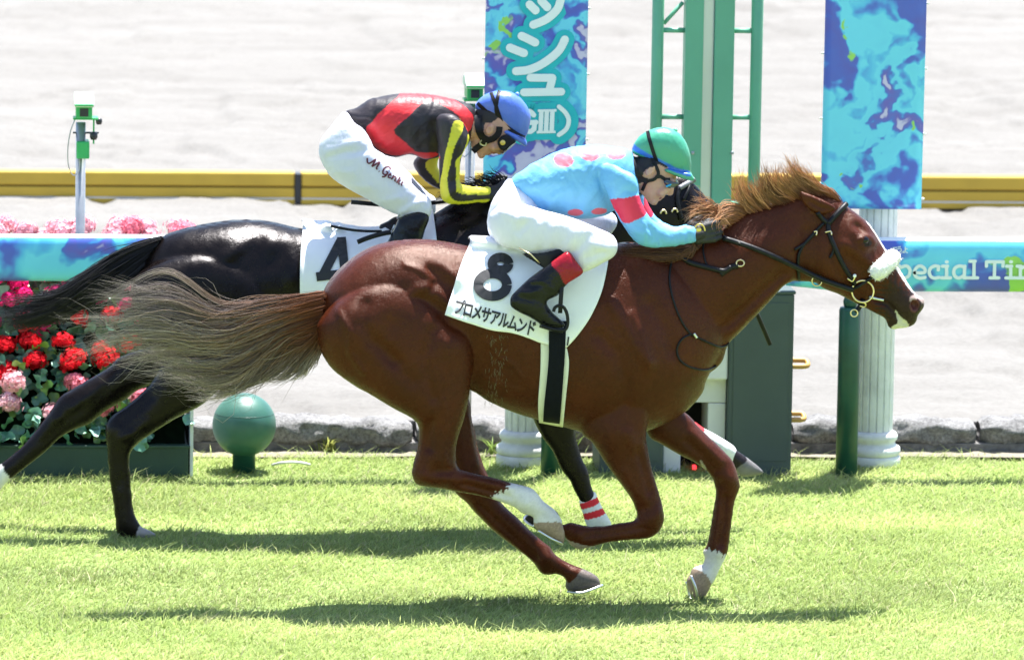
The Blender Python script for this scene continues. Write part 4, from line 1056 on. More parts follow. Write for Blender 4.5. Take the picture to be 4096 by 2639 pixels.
# ================================================================== chestnut horse
M_coat = vcol("horse_coat", rough=.275, var=.25, vscale=7, bumps=.45, bscale=(24, 24, 24), bdist=.008, spec=.22, rvar=.07, detail=6, tint=(1.0, .75, .62), bump2=((150, 150, 500), .6, .003, (0, .5, 0)))
M_hair = vcol("horse_hair", rough=.5, var=.1, vscale=30, spec=.35)
M_leather = simple("black_leather", (.008, .008, .010), .42, var=.3, vscale=30, bumps=.15, bscale=200, spec=.22)
M_girth = simple("black_elastic", (.005, .006, .010), .75, var=.2, vscale=60, bumps=.2, bscale=250, spec=.12)
M_buckle = simple("brass_buckle", (.75, .62, .38), .28, 1.0)
M_steel = simple("shoe_steel", (.62, .64, .66), .35, 1.0)
M_cloth = simple("white_saddle_cloth", (.80, .81, .82), .75, var=.03, bumps=.25, bscale=9)
M_print = simple("black_print", (.015, .015, .018), .6)
M_fleece = simple("white_fleece", (.82, .81, .77), .95, var=.06, vscale=60, bumps=.8, bscale=120)
M_girth_edge = simple("cream_webbing", (.72, .72, .62), .8, var=.06, bumps=.2, bscale=200)

H8 = empty("race_horse", (0.1, 0, 0), "chestnut racehorse galloping in front, white socks, grey-blond tail, cloth number 8", "horse")
k8 = Sculpt(0.0, .0056); k8.lm = 1.7
CH = np.array((.056, .0122, .0046))
# trunk
torso8 = c('F', [(752, 690), (775, 648), (808, 615), (850, 585), (905, 566), (985, 559), (1050, 566), (1110, 578), (1180, 588), (1260, 592), (1340, 588),
                 (1420, 572), (1480, 566), (1560, 590), (1640, 660), (1690, 740), (1692, 800), (1668, 845), (1648, 885), (1640, 915), (1612, 948), (1570, 978), (1510, 1003),
                 (1450, 1015), (1390, 1016), (1330, 998), (1260, 979), (1200, 961), (1140, 935), (1095, 908), (1030, 900), (950, 930), (880, 925), (800, 880), (756, 830), (742, 770)])
D = lambda *a: c('D', a); E_ = lambda *a: c('E', a)
k8.poly(torso8, 0, .78, None,
        bumps=[(*c1('D', 640, 260), 26, .014), (*c1('D', 760, 300), 9, .006), (*c1('D', 950, 350), 9, -.009), (*c1('D', 1010, 300), 6, .006), (*c1('D', 1000, 480), 9, -.006),
               (*c1('D', 330, 420), 22, .018), (*c1('D', 1230, 900), 24, -.022), (*c1('E', 620, 900), 30, .012), (*c1('E', 1000, 1150), 12, -.012)],
        lines=[(D((590, 650), (680, 480), (780, 390), (850, 375), (940, 430), (1000, 490)), 4.2, .008),
               (D((780, 480), (850, 480), (960, 560)), 4.0, -.007),
               (E_((380, 480), (470, 620), (560, 780), (640, 900)), 5, .010), (E_((650, 500), (740, 650), (800, 800)), 6, -.008),
               (D((880, 200), (980, 250), (1060, 330)), 4, .006),
               (D((1260, 760), (1330, 860), (1420, 900), (1500, 1000)), 1.1, .0035), (D((1230, 1000), (1350, 1060), (1500, 1090)), 1.1, .003), (D((1300, 840), (1290, 960), (1330, 1080)), 1.0, .003),
               (E_((300, 700), (420, 820), (480, 1000), (470, 1200)), 5, -.008), (E_((520, 560), (600, 720), (640, 880)), 3, .005), (D((700, 230), (800, 260), (900, 330)), 2.2, .006), (D((860, 260), (900, 330), (880, 400)), 2.0, -.006)])
# quarters and near hind leg
nh = c('D', [(128, 660), (118, 740), (126, 810), (165, 905), (235, 995), (340, 1070), (490, 1160), (640, 1250), (770, 1320)]) + \
     c('L', [(258, 300), (262, 345), (256, 430), (236, 500), (225, 545), (221, 590), (238, 640), (280, 660), (380, 672), (470, 690), (600, 712), (700, 738),
             (780, 765), (845, 792), (870, 818), (902, 830), (935, 840), (950, 856), (944, 884), (968, 922), (1040, 962), (1105, 1002), (1130, 1003), (1136, 950), (1122, 890), (1110, 848), (1060, 790),
             (1003, 748), (968, 700), (930, 670), (855, 650), (810, 640), (720, 612), (640, 594), (560, 575), (505, 556), (483, 510), (482, 440), (500, 352), (530, 262), (556, 150)]) + \
     c('D', [(1170, 1050), (1185, 900), (1178, 770), (1130, 690), (1040, 650), (900, 520), (700, 380), (450, 400), (250, 520)])
k8.poly(nh, [(*[c1('D', 120, 0)[0]], -.12), (c1('D', 600, 0)[0], -.14), (c1('D', 1170, 0)[0], -.13), (c1('L', 1130, 0)[0], -.17)], .80, .155,
        bumps=[(*c1('D', 350, 650), 22, .018), (*c1('D', 1050, 780), 14, .012), (*c1('L', 290, 600), 5, .007), (*c1('L', 430, 600), 6, .006), (*c1('L', 370, 540), 4, -.006), (*c1('L', 900, 760), 5, .006), (*c1('L', 1000, 830), 4, -.004)],
        lines=[(D((440, 520), (420, 640), (480, 760), (640, 900)), 5, -.010), (D((600, 650), (560, 760), (620, 900), (760, 1040)), 6, -.006),
               (c('L', [(325, 260), (320, 330), (318, 420)]), 3, -.010), (D((250, 560), (330, 700), (330, 850), (420, 980)), 2.5, .006), (D((900, 700), (840, 860), (860, 1020), (900, 1150)), 4, -.007), (D((980, 760), (1000, 900), (980, 1050)), 1.2, .003), (c('L', [(400, 120), (420, 260), (400, 420), (430, 520)]), 1.2, .0035), (c('L', [(440, 560), (330, 575)]), 3, -.006), (c('L', [(520, 640), (800, 715)]), 1.8, -.007), (c('L', [(540, 600), (820, 665)]), 1.6, .004), (c('L', [(300, 575), (400, 600), (500, 610)]), 3, .003)])
# far hind leg
fh = c('L', [(300, -60), (420, -60), (556, 130), (577, 260), (597, 340), (612, 420), (642, 520), (677, 600), (722, 700), (762, 770), (850, 848), (930, 928), (1000, 988), (1045, 1022), (1062, 1050), (1108, 1092), (1180, 1130),
             (1250, 1156), (1320, 1192), (1350, 1238), (1340, 1258), (1232, 1292), (1165, 1290), (1138, 1268), (1136, 1212), (1085, 1185), (1032, 1190), (990, 1178), (942, 1112), (880, 1060), (800, 1000), (700, 920), (600, 820), (540, 752), (486, 708), (462, 650), (455, 600),
             (440, 520), (420, 400), (380, 200)])
k8.poly(fh, .12, .85, .14, lines=[(c('L', [(620, 760), (800, 930), (960, 1080)]), 2, -.006), (c('L', [(560, 250), (570, 400), (600, 520)]), 2.5, .005)], bumps=[(*c1('L', 1030, 1080), 5, .008), (*c1('L', 1180, 1160), 4, .004)])
# near fore leg (shoulder to folded hoof)
nf = c('L', [(1225, 150), (1222, 260), (1240, 350), (1292, 392), (1332, 450), (1382, 530), (1442, 612), (1502, 692), (1540, 752), (1558, 800), (1568, 832), (1545, 868), (1450, 882), (1380, 896), (1280, 900), (1205, 884), (1165, 876),
             (1120, 890), (1108, 845), (1075, 800), (1010, 800), (930, 826), (893, 850), (905, 880), (960, 915), (1060, 940), (1120, 945), (1150, 990), (1205, 1036), (1292, 1024), (1380, 1000), (1480, 986), (1580, 978), (1640, 970), (1690, 940), (1717, 900), (1728, 850), (1721, 790),
             (1708, 735), (1682, 650), (1652, 550), (1632, 450), (1618, 350), (1640, 200), (1620, 20), (1560, -150), (1480, -300), (1380, -200), (1280, 0)])
k8.poly(nf, [(c1('L', 890, 0)[0], -.05), (c1('L', 1200, 0)[0], -.06), (c1('L', 1600, 0)[0], -.115), (c1('L', 1700, 0)[0], -.12)], .72, .12,
        lines=[(c('L', [(1560, 430), (1600, 560), (1630, 680)]), 2.6, -.007), (c('L', [(1480, 560), (1560, 700)]), 3, .004), (c('L', [(1250, 950), (1450, 930), (1600, 900)]), 2, -.004), (c('L', [(1500, 330), (1540, 420)]), 4, .006)],
        bumps=[(*c1('L', 1660, 850), 6, .009), (*c1('L', 1690, 800), 4, .006), (*c1('L', 1400, 330), 14, .012), (*c1('L', 1215, 940), 4, .006), (*c1('L', 1600, 790), 4, -.006)])
# far fore leg
ff = c('L', [(1560, 120), (1700, 100), (1870, 235), (1922, 290), (2000, 368), (2082, 450), (2132, 502), (2158, 560), (2180, 648), (2172, 692), (2152, 742), (2142, 800), (2122, 950), (2112, 1032), (2096, 1082), (2062, 1150), (2032, 1218), (2006, 1255),
             (1998, 1282), (1962, 1328), (1908, 1348), (1890, 1328), (1872, 1270), (1860, 1222), (1882, 1190), (1896, 1152), (1930, 1136), (1962, 1128), (1970, 1082), (1956, 1052), (1976, 1028), (1990, 988), (2010, 880), (2026, 780), (2038, 705), (2030, 655), (2010, 602), (1962, 552),
             (1900, 512), (1800, 462), (1700, 402), (1630, 350)])
k8.poly(ff, [(c1('L', 1600, 0)[0], .11), (c1('L', 2000, 0)[0], .12)], .80, .11,
        lines=[(c('L', [(1890, 330), (1980, 420), (2060, 500)]), 2.6, .006), (c('L', [(1850, 380), (1950, 470), (2030, 560)]), 2.5, -.005), (c('L', [(2090, 720), (2080, 850), (2060, 1000)]), 2, -.008), (c('L', [(2050, 760), (2040, 900), (2020, 1010)]), 1.6, .004)], bumps=[(*c1('L', 2110, 610), 7, .009), (*c1('L', 2060, 640), 4, -.006), (*c1('L', 2050, 1050), 4, .005)])
# neck and head
neck = c('F', [(1400, 640), (1430, 585), (1480, 568), (1560, 566), (1620, 552), (1687, 516), (1750, 492), (1820, 470), (1880, 452), (1935, 452), (1985, 490), (2010, 560), (1985, 640), (1930, 660), (1878, 655), (1862, 655)]) + \
       c('A', [(1090, 1004), (1020, 1040), (940, 1130), (850, 1230), (700, 1385), (600, 1490)]) + c('F', [(1680, 850), (1620, 880), (1500, 860), (1420, 760)])
k8.poly(neck, 0, .52, None, bumps=[(*c1('A', 700, 900), 34, .012), (*c1('A', 1330, 640), 12, -.012)],
        lines=[(c('A', [(1060, 990), (860, 1150), (640, 1380)]), 5, .010), (c('A', [(1000, 930), (800, 1110), (560, 1330)]), 4.5, -.010), (c('A', [(1180, 620), (1150, 800), (1150, 960)]), 5, -.008), (c('A', [(500, 650), (800, 560), (1150, 520)]), 8, -.006)])
head = c('A', [(1180, 500), (1290, 400), (1400, 360), (1480, 395), (1530, 440), (1605, 495), (1692, 572), (1770, 690), (1852, 822), (1932, 932), (1992, 1030), (2042, 1103), (2096, 1130), (2116, 1170), (2100, 1220), (2062, 1268), (2056, 1298), (2040, 1335),
               (1990, 1360), (1920, 1372), (1852, 1374), (1826, 1345), (1820, 1310), (1798, 1288), (1740, 1258), (1650, 1214), (1550, 1160), (1440, 1102), (1335, 1062), (1262, 1002), (1190, 900), (1160, 700)])
k8.poly(head, 0, .62, None,
        bumps=[(*c1('A', 1320, 830), 20, .016), (*c1('A', 1560, 600), 9, .012), (*c1('A', 1640, 690), 6, .010), (*c1('A', 1590, 575), 3.5, -.008), (*c1('A', 1700, 1150), 16, -.012), (*c1('A', 2040, 1180), 9, .010)],
        lines=[(c('A', [(1480, 700), (1620, 800), (1760, 900)]), 4, .008), (c('A', [(1500, 830), (1640, 960), (1780, 1100)]), 6, -.008), (c('A', [(1700, 1130), (1830, 1180), (1900, 1260), (1960, 1330)]), 2.0, -.010),
               (c('A', [(1585, 665), (1640, 630), (1700, 662), (1715, 700)]), 1.7, .007), (c('A', [(1590, 705), (1640, 738), (1700, 722)]), 1.6, .004), (c('A', [(1560, 560), (1610, 600), (1640, 625)]), 2.0, -.006), (c('A', [(1700, 760), (1740, 860), (1800, 960), (1900, 1050)]), 1.0, .003), (c('A', [(1740, 860), (1700, 950), (1720, 1050)]), .9, .0025), (c('A', [(1380, 760), (1420, 900), (1520, 1020), (1600, 1090)]), 3, -.006)])
wn_ = P(*c1('A', 2040, 1195), -.055); k8.ell((wn_.x, -.052, wn_.z), (.017, .026, .023), .5, cut=True)
for sy in (-1, 1):
    e = P(*c1('A', 1640, 690), 0); k8.ell((e.x, sy * .082, e.z), (.022, .013, .019), -.6)
# ears
ear = c('A', [(1153, 305), (1150, 350), (1172, 402), (1222, 452), (1300, 490), (1400, 480), (1440, 440), (1380, 400), (1275, 352), (1200, 322)])
k8.poly(ear, -.078, .60, lines=[(c('A', [(1230, 390), (1310, 440), (1380, 450)]), 2.0, -.010)]); k8.poly([(a + 3, b - 2) for a, b in ear], .078, .60)
k8.build(.85)
V = k8.V; cols = np.tile(CH, (len(V), 1))
zz = V[:, 2]; xx = V[:, 0]; yy = V[:, 1]
WH = np.array((.62, .60, .57)); HOOF = np.array((.30, .22, .16)); DKH = np.array((.13, .11, .10))
far = lambda Y: Y
paint(V, cols, c('L', [(1975, 1032), (2050, 1040), (2085, 1075), (2105, 1095), (2120, 1400), (1840, 1400), (1850, 1140), (1940, 1120), (1945, 1030)]), .12, WH, ymin=.0, jit=.0035)
paint(V, cols, c('L', [(1895, 1150), (1935, 1155), (1975, 1180), (1998, 1220), (2012, 1260), (2012, 1400), (1840, 1400), (1850, 1180)]), .12, HOOF, ymin=.0)
paint(V, cols, c('L', [(700, 720), (745, 690), (770, 690), (808, 640), (830, 625), (1000, 660), (1150, 850), (1160, 1020), (900, 860), (700, 760)]), -.16, WH, ymax=-.108, jit=.0035)
paint(V, cols, c('L', [(948, 880), (990, 868), (1050, 865), (1120, 880), (1160, 1020), (1000, 1010), (940, 910)]), -.16, HOOF, ymax=-.108)
paint(V, cols, c('L', [(1138, 1225), (1160, 1230), (1235, 1152), (1270, 1140), (1390, 1240), (1200, 1330), (1120, 1300)]), .12, DKH, ymin=.0)
paint(V, cols, c('L', [(1070, 780), (1120, 840), (1095, 870), (1060, 880), (985, 930), (880, 880), (890, 820), (960, 800)]), -.05, np.array((.02, .018, .017)), ymax=.02, ymin=-.108)
paint(V, cols, c('L', [(1170, 985), (1300, 1012), (1420, 985), (1300, 1040), (1200, 1050), (1140, 970)]), -.06, np.array((.30, .24, .2)), ymax=.02)
paint(V, cols, c('L', [(1935, 492), (1955, 515), (1980, 555), (1968, 560), (1945, 530)]), .12, np.array((.35, .3, .24)), ymax=.12, ymin=.02)
# blaze along the front of the face, pale lip, dark muzzle
paint(V, cols, c('A', [(1780, 1020), (1830, 960), (2000, 1060), (2130, 1120), (2130, 1300), (2050, 1380), (1850, 1400), (1770, 1270), (1760, 1120)]), 0, np.array((.024, .013, .012)), jit=.014)
bl = c('A', [(1660, 540), (1720, 560), (1800, 700), (1960, 930), (2120, 1090), (2110, 1140), (2050, 1115), (1980, 1050), (1900, 930), (1780, 730), (1700, 600)])
m = paint(V, cols, bl, 0, np.array((.60, .55, .52)), ymin=-.045, ymax=.045)
paint(V, cols, c('A', [(1985, 1120), (2040, 1100), (2100, 1125), (2125, 1180), (2090, 1170), (2050, 1130), (2000, 1160)]), 0, np.array((.34, .25, .23)))
paint(V, cols, c('A', [(1880, 1220), (1920, 1270), (1970, 1310), (1990, 1350), (1960, 1380), (1850, 1385), (1870, 1340), (1900, 1320), (1890, 1270)]), 0, np.array((.58, .55, .44)))
paint(V, cols, c('A', [(1620, 672), (1660, 668), (1690, 690), (1670, 715), (1630, 715)]), 0, np.array((.008, .006, .006)))
paint(V, cols, c('A', [(1995, 1185), (2020, 1150), (2060, 1150), (2075, 1190), (2050, 1240), (2010, 1240)]), -.04, np.array((.10, .035, .03)))
isw = cols.mean(1) > .25
cols *= np.where(isw, 1 + .03 * RNG.standard_normal(len(V)), 1 + .10 * RNG.standard_normal(len(V)))[:, None].clip(.8, 1.2)
body8 = link("body", np_mesh("horse_body", k8.V, [k8.Q], True, cols), M_coat, H8)

M_eye = simple("horse_eye", (.004, .003, .003), .14, spec=.35)
ey = k8.on(*c1('A', 1648, 692), -.010); bm = bmesh.new(); bmesh.ops.create_uvsphere(bm, u_segments=20, v_segments=14, radius=.019, matrix=Matrix.Translation((ey[0], ey[1] + .004, ey[2])) @ Matrix.Diagonal((1.15, .9, .95, 1))); link("eye", bm_mesh("eye", bm, True), M_eye, H8)
# tail
def tailcol(t, w, a, rg):
    base = np.array((.19, .062, .022)); mid = np.array((.21, .125, .082)); tip = np.array((.36, .305, .285))
    k = rg.random(); v = .55 + .9 * rg.random()
    s1 = np.clip((t - .12) / .3, 0, 1)[:, None]; s2 = np.clip((t - .42) / .45, 0, 1)[:, None]
    cc = (base * (1 - s1) + mid * s1) * (1 - s2) + (tip * (.5 + .7 * k)) * s2
    return cc * v
t8 = [(c('G', [(2215, 625), (2050, 650), (1850, 690), (1700, 720), (1560, 745), (1430, 720), (1300, 650), (1150, 590), (1000, 605), (850, 640), (700, 660), (560, 690)]), [-.01, -.05, -.03]),
      (c('G', [(2215, 640), (2050, 670), (1850, 715), (1650, 760), (1450, 790), (1300, 730), (1150, 660), (980, 660), (800, 690), (620, 720), (480, 760)]), [-.02, -.09, -.05]),
      (c('G', [(2215, 670), (2050, 710), (1850, 760), (1650, 810), (1480, 850), (1300, 830), (1150, 780), (950, 780), (760, 820), (580, 850), (420, 880), (340, 850)]), [-.03, -.10, -.06]),
      (c('G', [(2210, 710), (2060, 750), (1880, 800), (1700, 860), (1520, 920), (1330, 930), (1130, 900), (900, 900), (700, 930), (500, 960), (380, 1000)]), [-.03, -.12, -.06]),
      (c('G', [(2205, 760), (2050, 800), (1880, 860), (1700, 930), (1500, 990), (1300, 1010), (1100, 1000), (900, 1000), (700, 1020), (540, 1050), (400, 1070)]), [-.03, -.10, -.05]),
      (c('G', [(2205, 800), (2060, 850), (1900, 920), (1740, 1000), (1560, 1060), (1380, 1090), (1200, 1090), (1020, 1080), (860, 1070), (740, 1090), (580, 1110)]), [-.02, -.06, -.02]),
      (c('G', [(2200, 840), (2080, 880), (1950, 930), (1820, 1010), (1700, 1100), (1560, 1170), (1400, 1200), (1230, 1180), (1080, 1150), (960, 1150), (820, 1110)]), [-.02, -.05, .0]),
      (c('G', [(2200, 860), (2090, 900), (1960, 940), (1830, 1030), (1740, 1140), (1640, 1230), (1500, 1270), (1350, 1260), (1200, 1230), (1060, 1220), (900, 1190)]), [-.01, .0, .02])]
strands("tail", t8, 2500, .0010, M_hair, H8, -.02, jit=2.4, yj=.022, wav=.8, colf=tailcol, seg=20, seed=1, lenj=.38, frizz=3.0, clump=.86, ncl=64, wave=60)
t8b = [(c('G', [(2195, 870), (2120, 930), (2040, 960), (1940, 960), (1830, 1050), (1760, 1150), (1650, 1260), (1540, 1340), (1400, 1370), (1250, 1370)]), [-.01, .0, .02]),
       (c('G', [(2195, 880), (2130, 950), (2050, 1000), (1960, 1010), (1880, 1090), (1800, 1180), (1700, 1250), (1560, 1300), (1420, 1310), (1200, 1280)]), [-.01, .0, .02]),
       (c('G', [(2195, 900), (2150, 970), (2090, 1050), (2030, 1110), (1980, 1160), (1920, 1200), (1830, 1240), (1740, 1270)]), [-.01, .0, .02]),
       (c('G', [(2195, 930), (2170, 1000), (2130, 1060), (2090, 1110), (2050, 1180), (1980, 1210), (1900, 1230)]), [.0, .02, .02]),
       (c('G', [(2195, 950), (2190, 1020), (2170, 1070), (2140, 1130), (2100, 1180), (2050, 1210)]), [.0, .02, .02])]
strands("tail_hair", t8b, 520, .0015, M_hair, H8, -.02, jit=2.5, yj=.02, wav=.6, colf=tailcol, seg=14, seed=2, lenj=.2, clump=.6, ncl=22)
strands("tail_flyaway", t8 + t8b[:3], 150, .0011, M_hair, H8, -.04, jit=8.0, yj=.03, wav=1.6, colf=tailcol, seg=18, seed=21, lenj=.25, frizz=9)
dk = Sculpt(0.0, .008)
dk.poly(c('G', [(2225, 620), (2225, 960), (2190, 900), (2080, 900), (1960, 900), (1800, 880), (1660, 850), (1560, 800), (1600, 760), (1750, 715), (1900, 680), (2080, 645)]), -.02, .42, .05)
dk.poly(c('G', [(1700, 800), (1560, 780), (1400, 780), (1200, 740), (1000, 760), (800, 860), (900, 960), (1100, 1020), (1300, 1080), (1500, 1080), (1640, 1000), (1740, 900)]), -.01, .06, .016)
dk.build(1.0)
dc = np.tile(np.array((.10, .040, .016)), (len(dk.V), 1)); tx = np.clip((P(*c1('G', 1900, 0), 0).x - dk.V[:, 0]) / .55, 0, 1)[:, None]
dc = dc * (1 - tx) + np.array((.06, .046, .034)) * tx  # inner sheet coloured dark to stand in for shadow between the locks
link("tail_dock", np_mesh("tail_dock", dk.V, [dk.Q], True, dc), M_hair, H8)
# mane
def manecol(t, w, a, rg):
    b0 = np.array((.20, .058, .020)); b1 = np.array((.52, .27, .13)); v = .6 + .8 * rg.random()
    s = np.clip(t * 1.2, 0, 1)[:, None]
    return (b0 * (1 - s) + b1 * s) * v
mg = [(c('A', [(1475, 400), (1440, 360), (1380, 330), (1300, 300), (1220, 270)]), -.015), (c('A', [(1440, 380), (1360, 320), (1280, 280), (1200, 235), (1140, 190)]), -.015),
      (c('A', [(1360, 370), (1270, 300), (1190, 240), (1130, 180), (1095, 110), (1085, 65)]), -.015), (c('A', [(1290, 360), (1200, 290), (1130, 230), (1080, 170), (1060, 120)]), -.02),
      (c('A', [(1220, 370), (1130, 310), (1060, 260), (1020, 200), (1030, 140)]), -.02), (c('A', [(1150, 390), (1060, 330), (1000, 280), (960, 210), (960, 150)]), -.02),
      (c('A', [(1080, 410), (1000, 360), (940, 300), (900, 230), (890, 160), (880, 110)]), -.02), (c('A', [(1010, 440), (930, 390), (880, 330), (840, 260), (830, 190)]), -.02),
      (c('A', [(930, 470), (860, 420), (810, 360), (770, 300), (740, 230)]), -.02), (c('A', [(860, 490), (790, 440), (740, 390), (710, 330), (700, 250), (720, 200)]), -.02),
      (c('A', [(800, 510), (740, 460), (700, 420), (670, 370), (650, 310)]), -.02)]
mg = [([(g_[0][0] + (x_ - g_[0][0]) * 1.12, g_[0][1] + (y_ - g_[0][1]) * 1.26) for x_, y_ in g_], yo_) for g_, yo_ in mg]
strands("mane", mg, 1050, .0013, M_hair, H8, 0, jit=2.6, yj=.018, wav=.7, colf=manecol, seg=12, seed=3, lenj=.18, frizz=3, clump=.80, ncl=38, wave=14)
mg2 = [(c('A', [(760, 480), (700, 430), (640, 420), (580, 420), (540, 450), (560, 520), (600, 570)]), [0, -.05, -.09]), (c('A', [(780, 510), (700, 470), (630, 460), (560, 480), (530, 530), (550, 600)]), [0, -.06, -.1]),
       (c('A', [(720, 540), (640, 520), (560, 540), (510, 590), (520, 650)]), [-.02, -.07, -.1]), (c('A', [(640, 560), (560, 560), (500, 540), (460, 520), (420, 560), (430, 600)]), [-.04, -.08, -.1])]
strands("mane_tuft", mg2, 420, .0017, M_hair, H8, 0, jit=2.2, yj=.012, wav=.5, colf=manecol, seg=11, seed=4)
mg3 = [(c('A', [(560, 460), (500, 420), (440, 380), (390, 340), (340, 280)]), -.03), (c('A', [(560, 480), (480, 440), (420, 420), (350, 410), (280, 430)]), -.05), (c('A', [(540, 500), (470, 470), (400, 470), (330, 480), (260, 540)]), -.06),
       (c('A', [(520, 520), (450, 490), (390, 510), (330, 560), (290, 620)]), -.06)]
strands("mane_wisp", mg3, 120, .0013, M_hair, H8, 0, jit=3.0, yj=.02, wav=.8, colf=manecol, seg=10, seed=5, lenj=.4)
mg4 = [(c('B', [(1750, 1010), (1650, 1010), (1500, 1015), (1350, 1030), (1200, 1040), (1110, 1050)]), -.075), (c('B', [(1720, 1040), (1620, 1060), (1480, 1075), (1330, 1085), (1190, 1090), (1090, 1090)]), -.095), (c('B', [(1690, 1060), (1640, 1090), (1560, 1110), (1420, 1120), (1280, 1120), (1150, 1115)]), -.105),
       (c('B', [(1680, 1000), (1690, 1040), (1670, 1080), (1650, 1110), (1600, 1100)]), -.11)]
def mane_dark(t, w, a, rg): return np.tile(np.array((.12, .05, .024)) * (.5 + .9 * rg.random()), (len(t), 1))
strands("withers_mane", mg4, 420, .0018, M_hair, H8, 0, jit=2.2, yj=.008, wav=.7, colf=mane_dark, seg=10, seed=6)
# pale sweat-wet hair on the flank
sw = []
rg = np.random.default_rng(5)
for i in range(130):
    a = rg.random(); x0 = 640 + 90 * rg.normal() * .5 - 120 * max(0, a - .5); y0 = 300 + 620 * a
    q = k8.on(*c1('N', x0, y0), .001); q2 = k8.on(*c1('N', x0 + rg.normal(0, 6), y0 + 22 + 14 * rg.random()), .001); sw.append(([q, (q + q2) / 2 + [rg.normal(0, .002), 0, 0], q2], [.0005, .0008, .0004]))
so_ = tubes("sweat_streak", sw, simple("sweat_foam", (.20, .165, .105), .3, var=.3, vscale=90), H8, n=4); so_["kind"] = "stuff"
# ---- tack of the chestnut
on8 = k8.on
cl8 = coons(c('D', [(1168, 112), (1400, 118), (1700, 150), (1900, 170), (2112, 180)]), c('D', [(985, 602), (1150, 660), (1300, 708), (1450, 732), (1560, 766), (1660, 806), (1820, 838)]),
            c('D', [(1168, 112), (1100, 270), (1040, 450), (985, 602)]), c('D', [(2112, 180), (2105, 270), (2065, 450), (1990, 620), (1900, 750), (1820, 838)]), 46, 34)
cloth8 = laid("saddle_cloth", k8, cl8, .016, M_cloth, H8, .005, 3, over=5, flare=np.linspace(.045, .0, 46)[None, :] * 1.0, wav=.006)
L8 = Lift(k8, 'saddle_cloth')
def ell(k, cx, cy, rx, ry, n=40): return c(k, [(cx + rx * math.cos(t), cy + ry * math.sin(t)) for t in np.linspace(0, 2 * math.pi, n)])
sc_ = CROP['D'][2] / 4
laid_strokes("number", L8, [ell('D', 1372, 262, 57, 44)], 64 * sc_, .0045, M_print, cloth8)
laid_strokes("number", L8, [ell('D', 1318, 406, 98, 78)], 68 * sc_, .0055, M_print, cloth8)
name8 = "プロメサアルムンド"
for i, ch in enumerate(name8):
    t = i / 8; x = 1052 + (1542 - 1052) * t; y = 592 + (735 - 592) * t
    glyph("name_character", L8, ch, c1('D', x - 6, y), np.array((70, 18)) * sc_, np.array((24, -112)) * sc_, .0065, M_print, cloth8, .030)
laid_strokes("number", L8, [c('D', [(1838, 762), (1834, 800), (1830, 822)])], 10 * sc_, .006, M_print, cloth8)
# girth: webbing with a black strap
gl = [(1018, 372), (1016, 600), (996, 900), (1003, 1072)]; gr = [(1248, 415), (1267, 560), (1240, 850), (1214, 1112)]
gth = laid("girth_webbing", k8, coons(c('N', [gl[0], gr[0]]), c('N', [gl[-1], gr[-1]]), c('N', gl), c('N', gr), 10, 40), .010, M_girth_edge, H8, .004, 1)
bl_ = [(1092, 180), (1090, 262), (1085, 560), (1050, 900), (1040, 1062)]; br_ = [(1244, 180), (1240, 270), (1230, 500), (1205, 850), (1186, 1082)]
laid("girth_strap", k8, coons(c('N', [bl_[0], br_[0]]), c('N', [bl_[-1], br_[-1]]), c('N', bl_), c('N', br_), 8, 40), .030, M_girth, H8, .005, 1)
# saddle
sd = Sculpt(0.0, .006)
sd.poly(c('D', [(1345, 118), (1500, 160), (1640, 178), (1800, 150), (1960, 130), (2000, 200), (1880, 330), (1800, 400), (1700, 330), (1600, 262), (1480, 205), (1390, 165)]), [(c1('D', 1345, 0)[0], -.10), (c1('D', 1700, 0)[0], -.27), (c1('D', 2000, 0)[0], -.22)], .35, .02)
sd.poly(c('D', [(1340, 100), (1500, 140), (1700, 150), (1900, 110), (1960, 120), (1900, 170), (1700, 190), (1500, 175), (1380, 140)]), 0, 1.0, .14)
sd.build(1.0); link("saddle", np_mesh("saddle", sd.V, [sd.Q]), M_leather, H8)
# stirrup and leather
def pxp(k, x, y, Y): return np.array(P(*c1(k, x, y), Y))
SY = -.325
tube("stirrup_leather", [pxp('D', 1800, 330, -.30), pxp('D', 1790, 430, SY - .01), pxp('D', 1783, 540, SY - .01), pxp('D', 1780, 600, SY - .01)], .009, M_leather, H8, 8, .35)
tube("stirrup_iron", [pxp('D', x, y, SY - .012) for x, y in crom([(1655, 686), (1700, 702), (1770, 716), (1815, 712), (1832, 670), (1828, 610), (1808, 565), (1775, 548), (1745, 562), (1735, 590)], 5)], .007, M_leather, H8, 8)
tube("stirrup_tread", [pxp('D', 1645, 676, SY + .03), pxp('D', 1720, 700, SY + .03), pxp('D', 1800, 715, SY + .03)], .014, M_dark, H8, 8, 1.6)
tube("stirrup_fitting", [pxp('B', 340, 1040, -.27), pxp('B', 430, 1090, -.29), pxp('B', 500, 1160, -.30)], .003, M_buckle, H8, 6)
# bridle straps laid on the head
def strap8(nm, k, pts, r=.007, mt=M_leather, off=.007, flat=1.0): return tube(nm, k8.strap(c(k, pts), off), r, mt, H8, 8)
strap8("browband", 'A', [(1512, 412), (1470, 455), (1420, 510), (1372, 565)], .012)
strap8("cheek_strap", 'A', [(1372, 560), (1380, 640), (1420, 740), (1480, 870), (1545, 975), (1575, 1030)], .0105)
strap8("cheek_strap_end", 'A', [(1395, 660), (1412, 720), (1412, 780), (1385, 828)], .006)
strap8("throat_lash", 'A', [(1340, 560), (1270, 630), (1190, 720), (1150, 790), (1138, 880), (1150, 1000)], .0065)
strap8("throat_lash_end", 'A', [(1280, 630), (1200, 710), (1115, 765)], .006)
strap8("head_strap", 'A', [(1290, 480), (1330, 530), (1372, 560)], .010)
strap8("nose_strap", 'A', [(1740, 960), (1660, 1010), (1600, 1050), (1560, 1060)], .007)
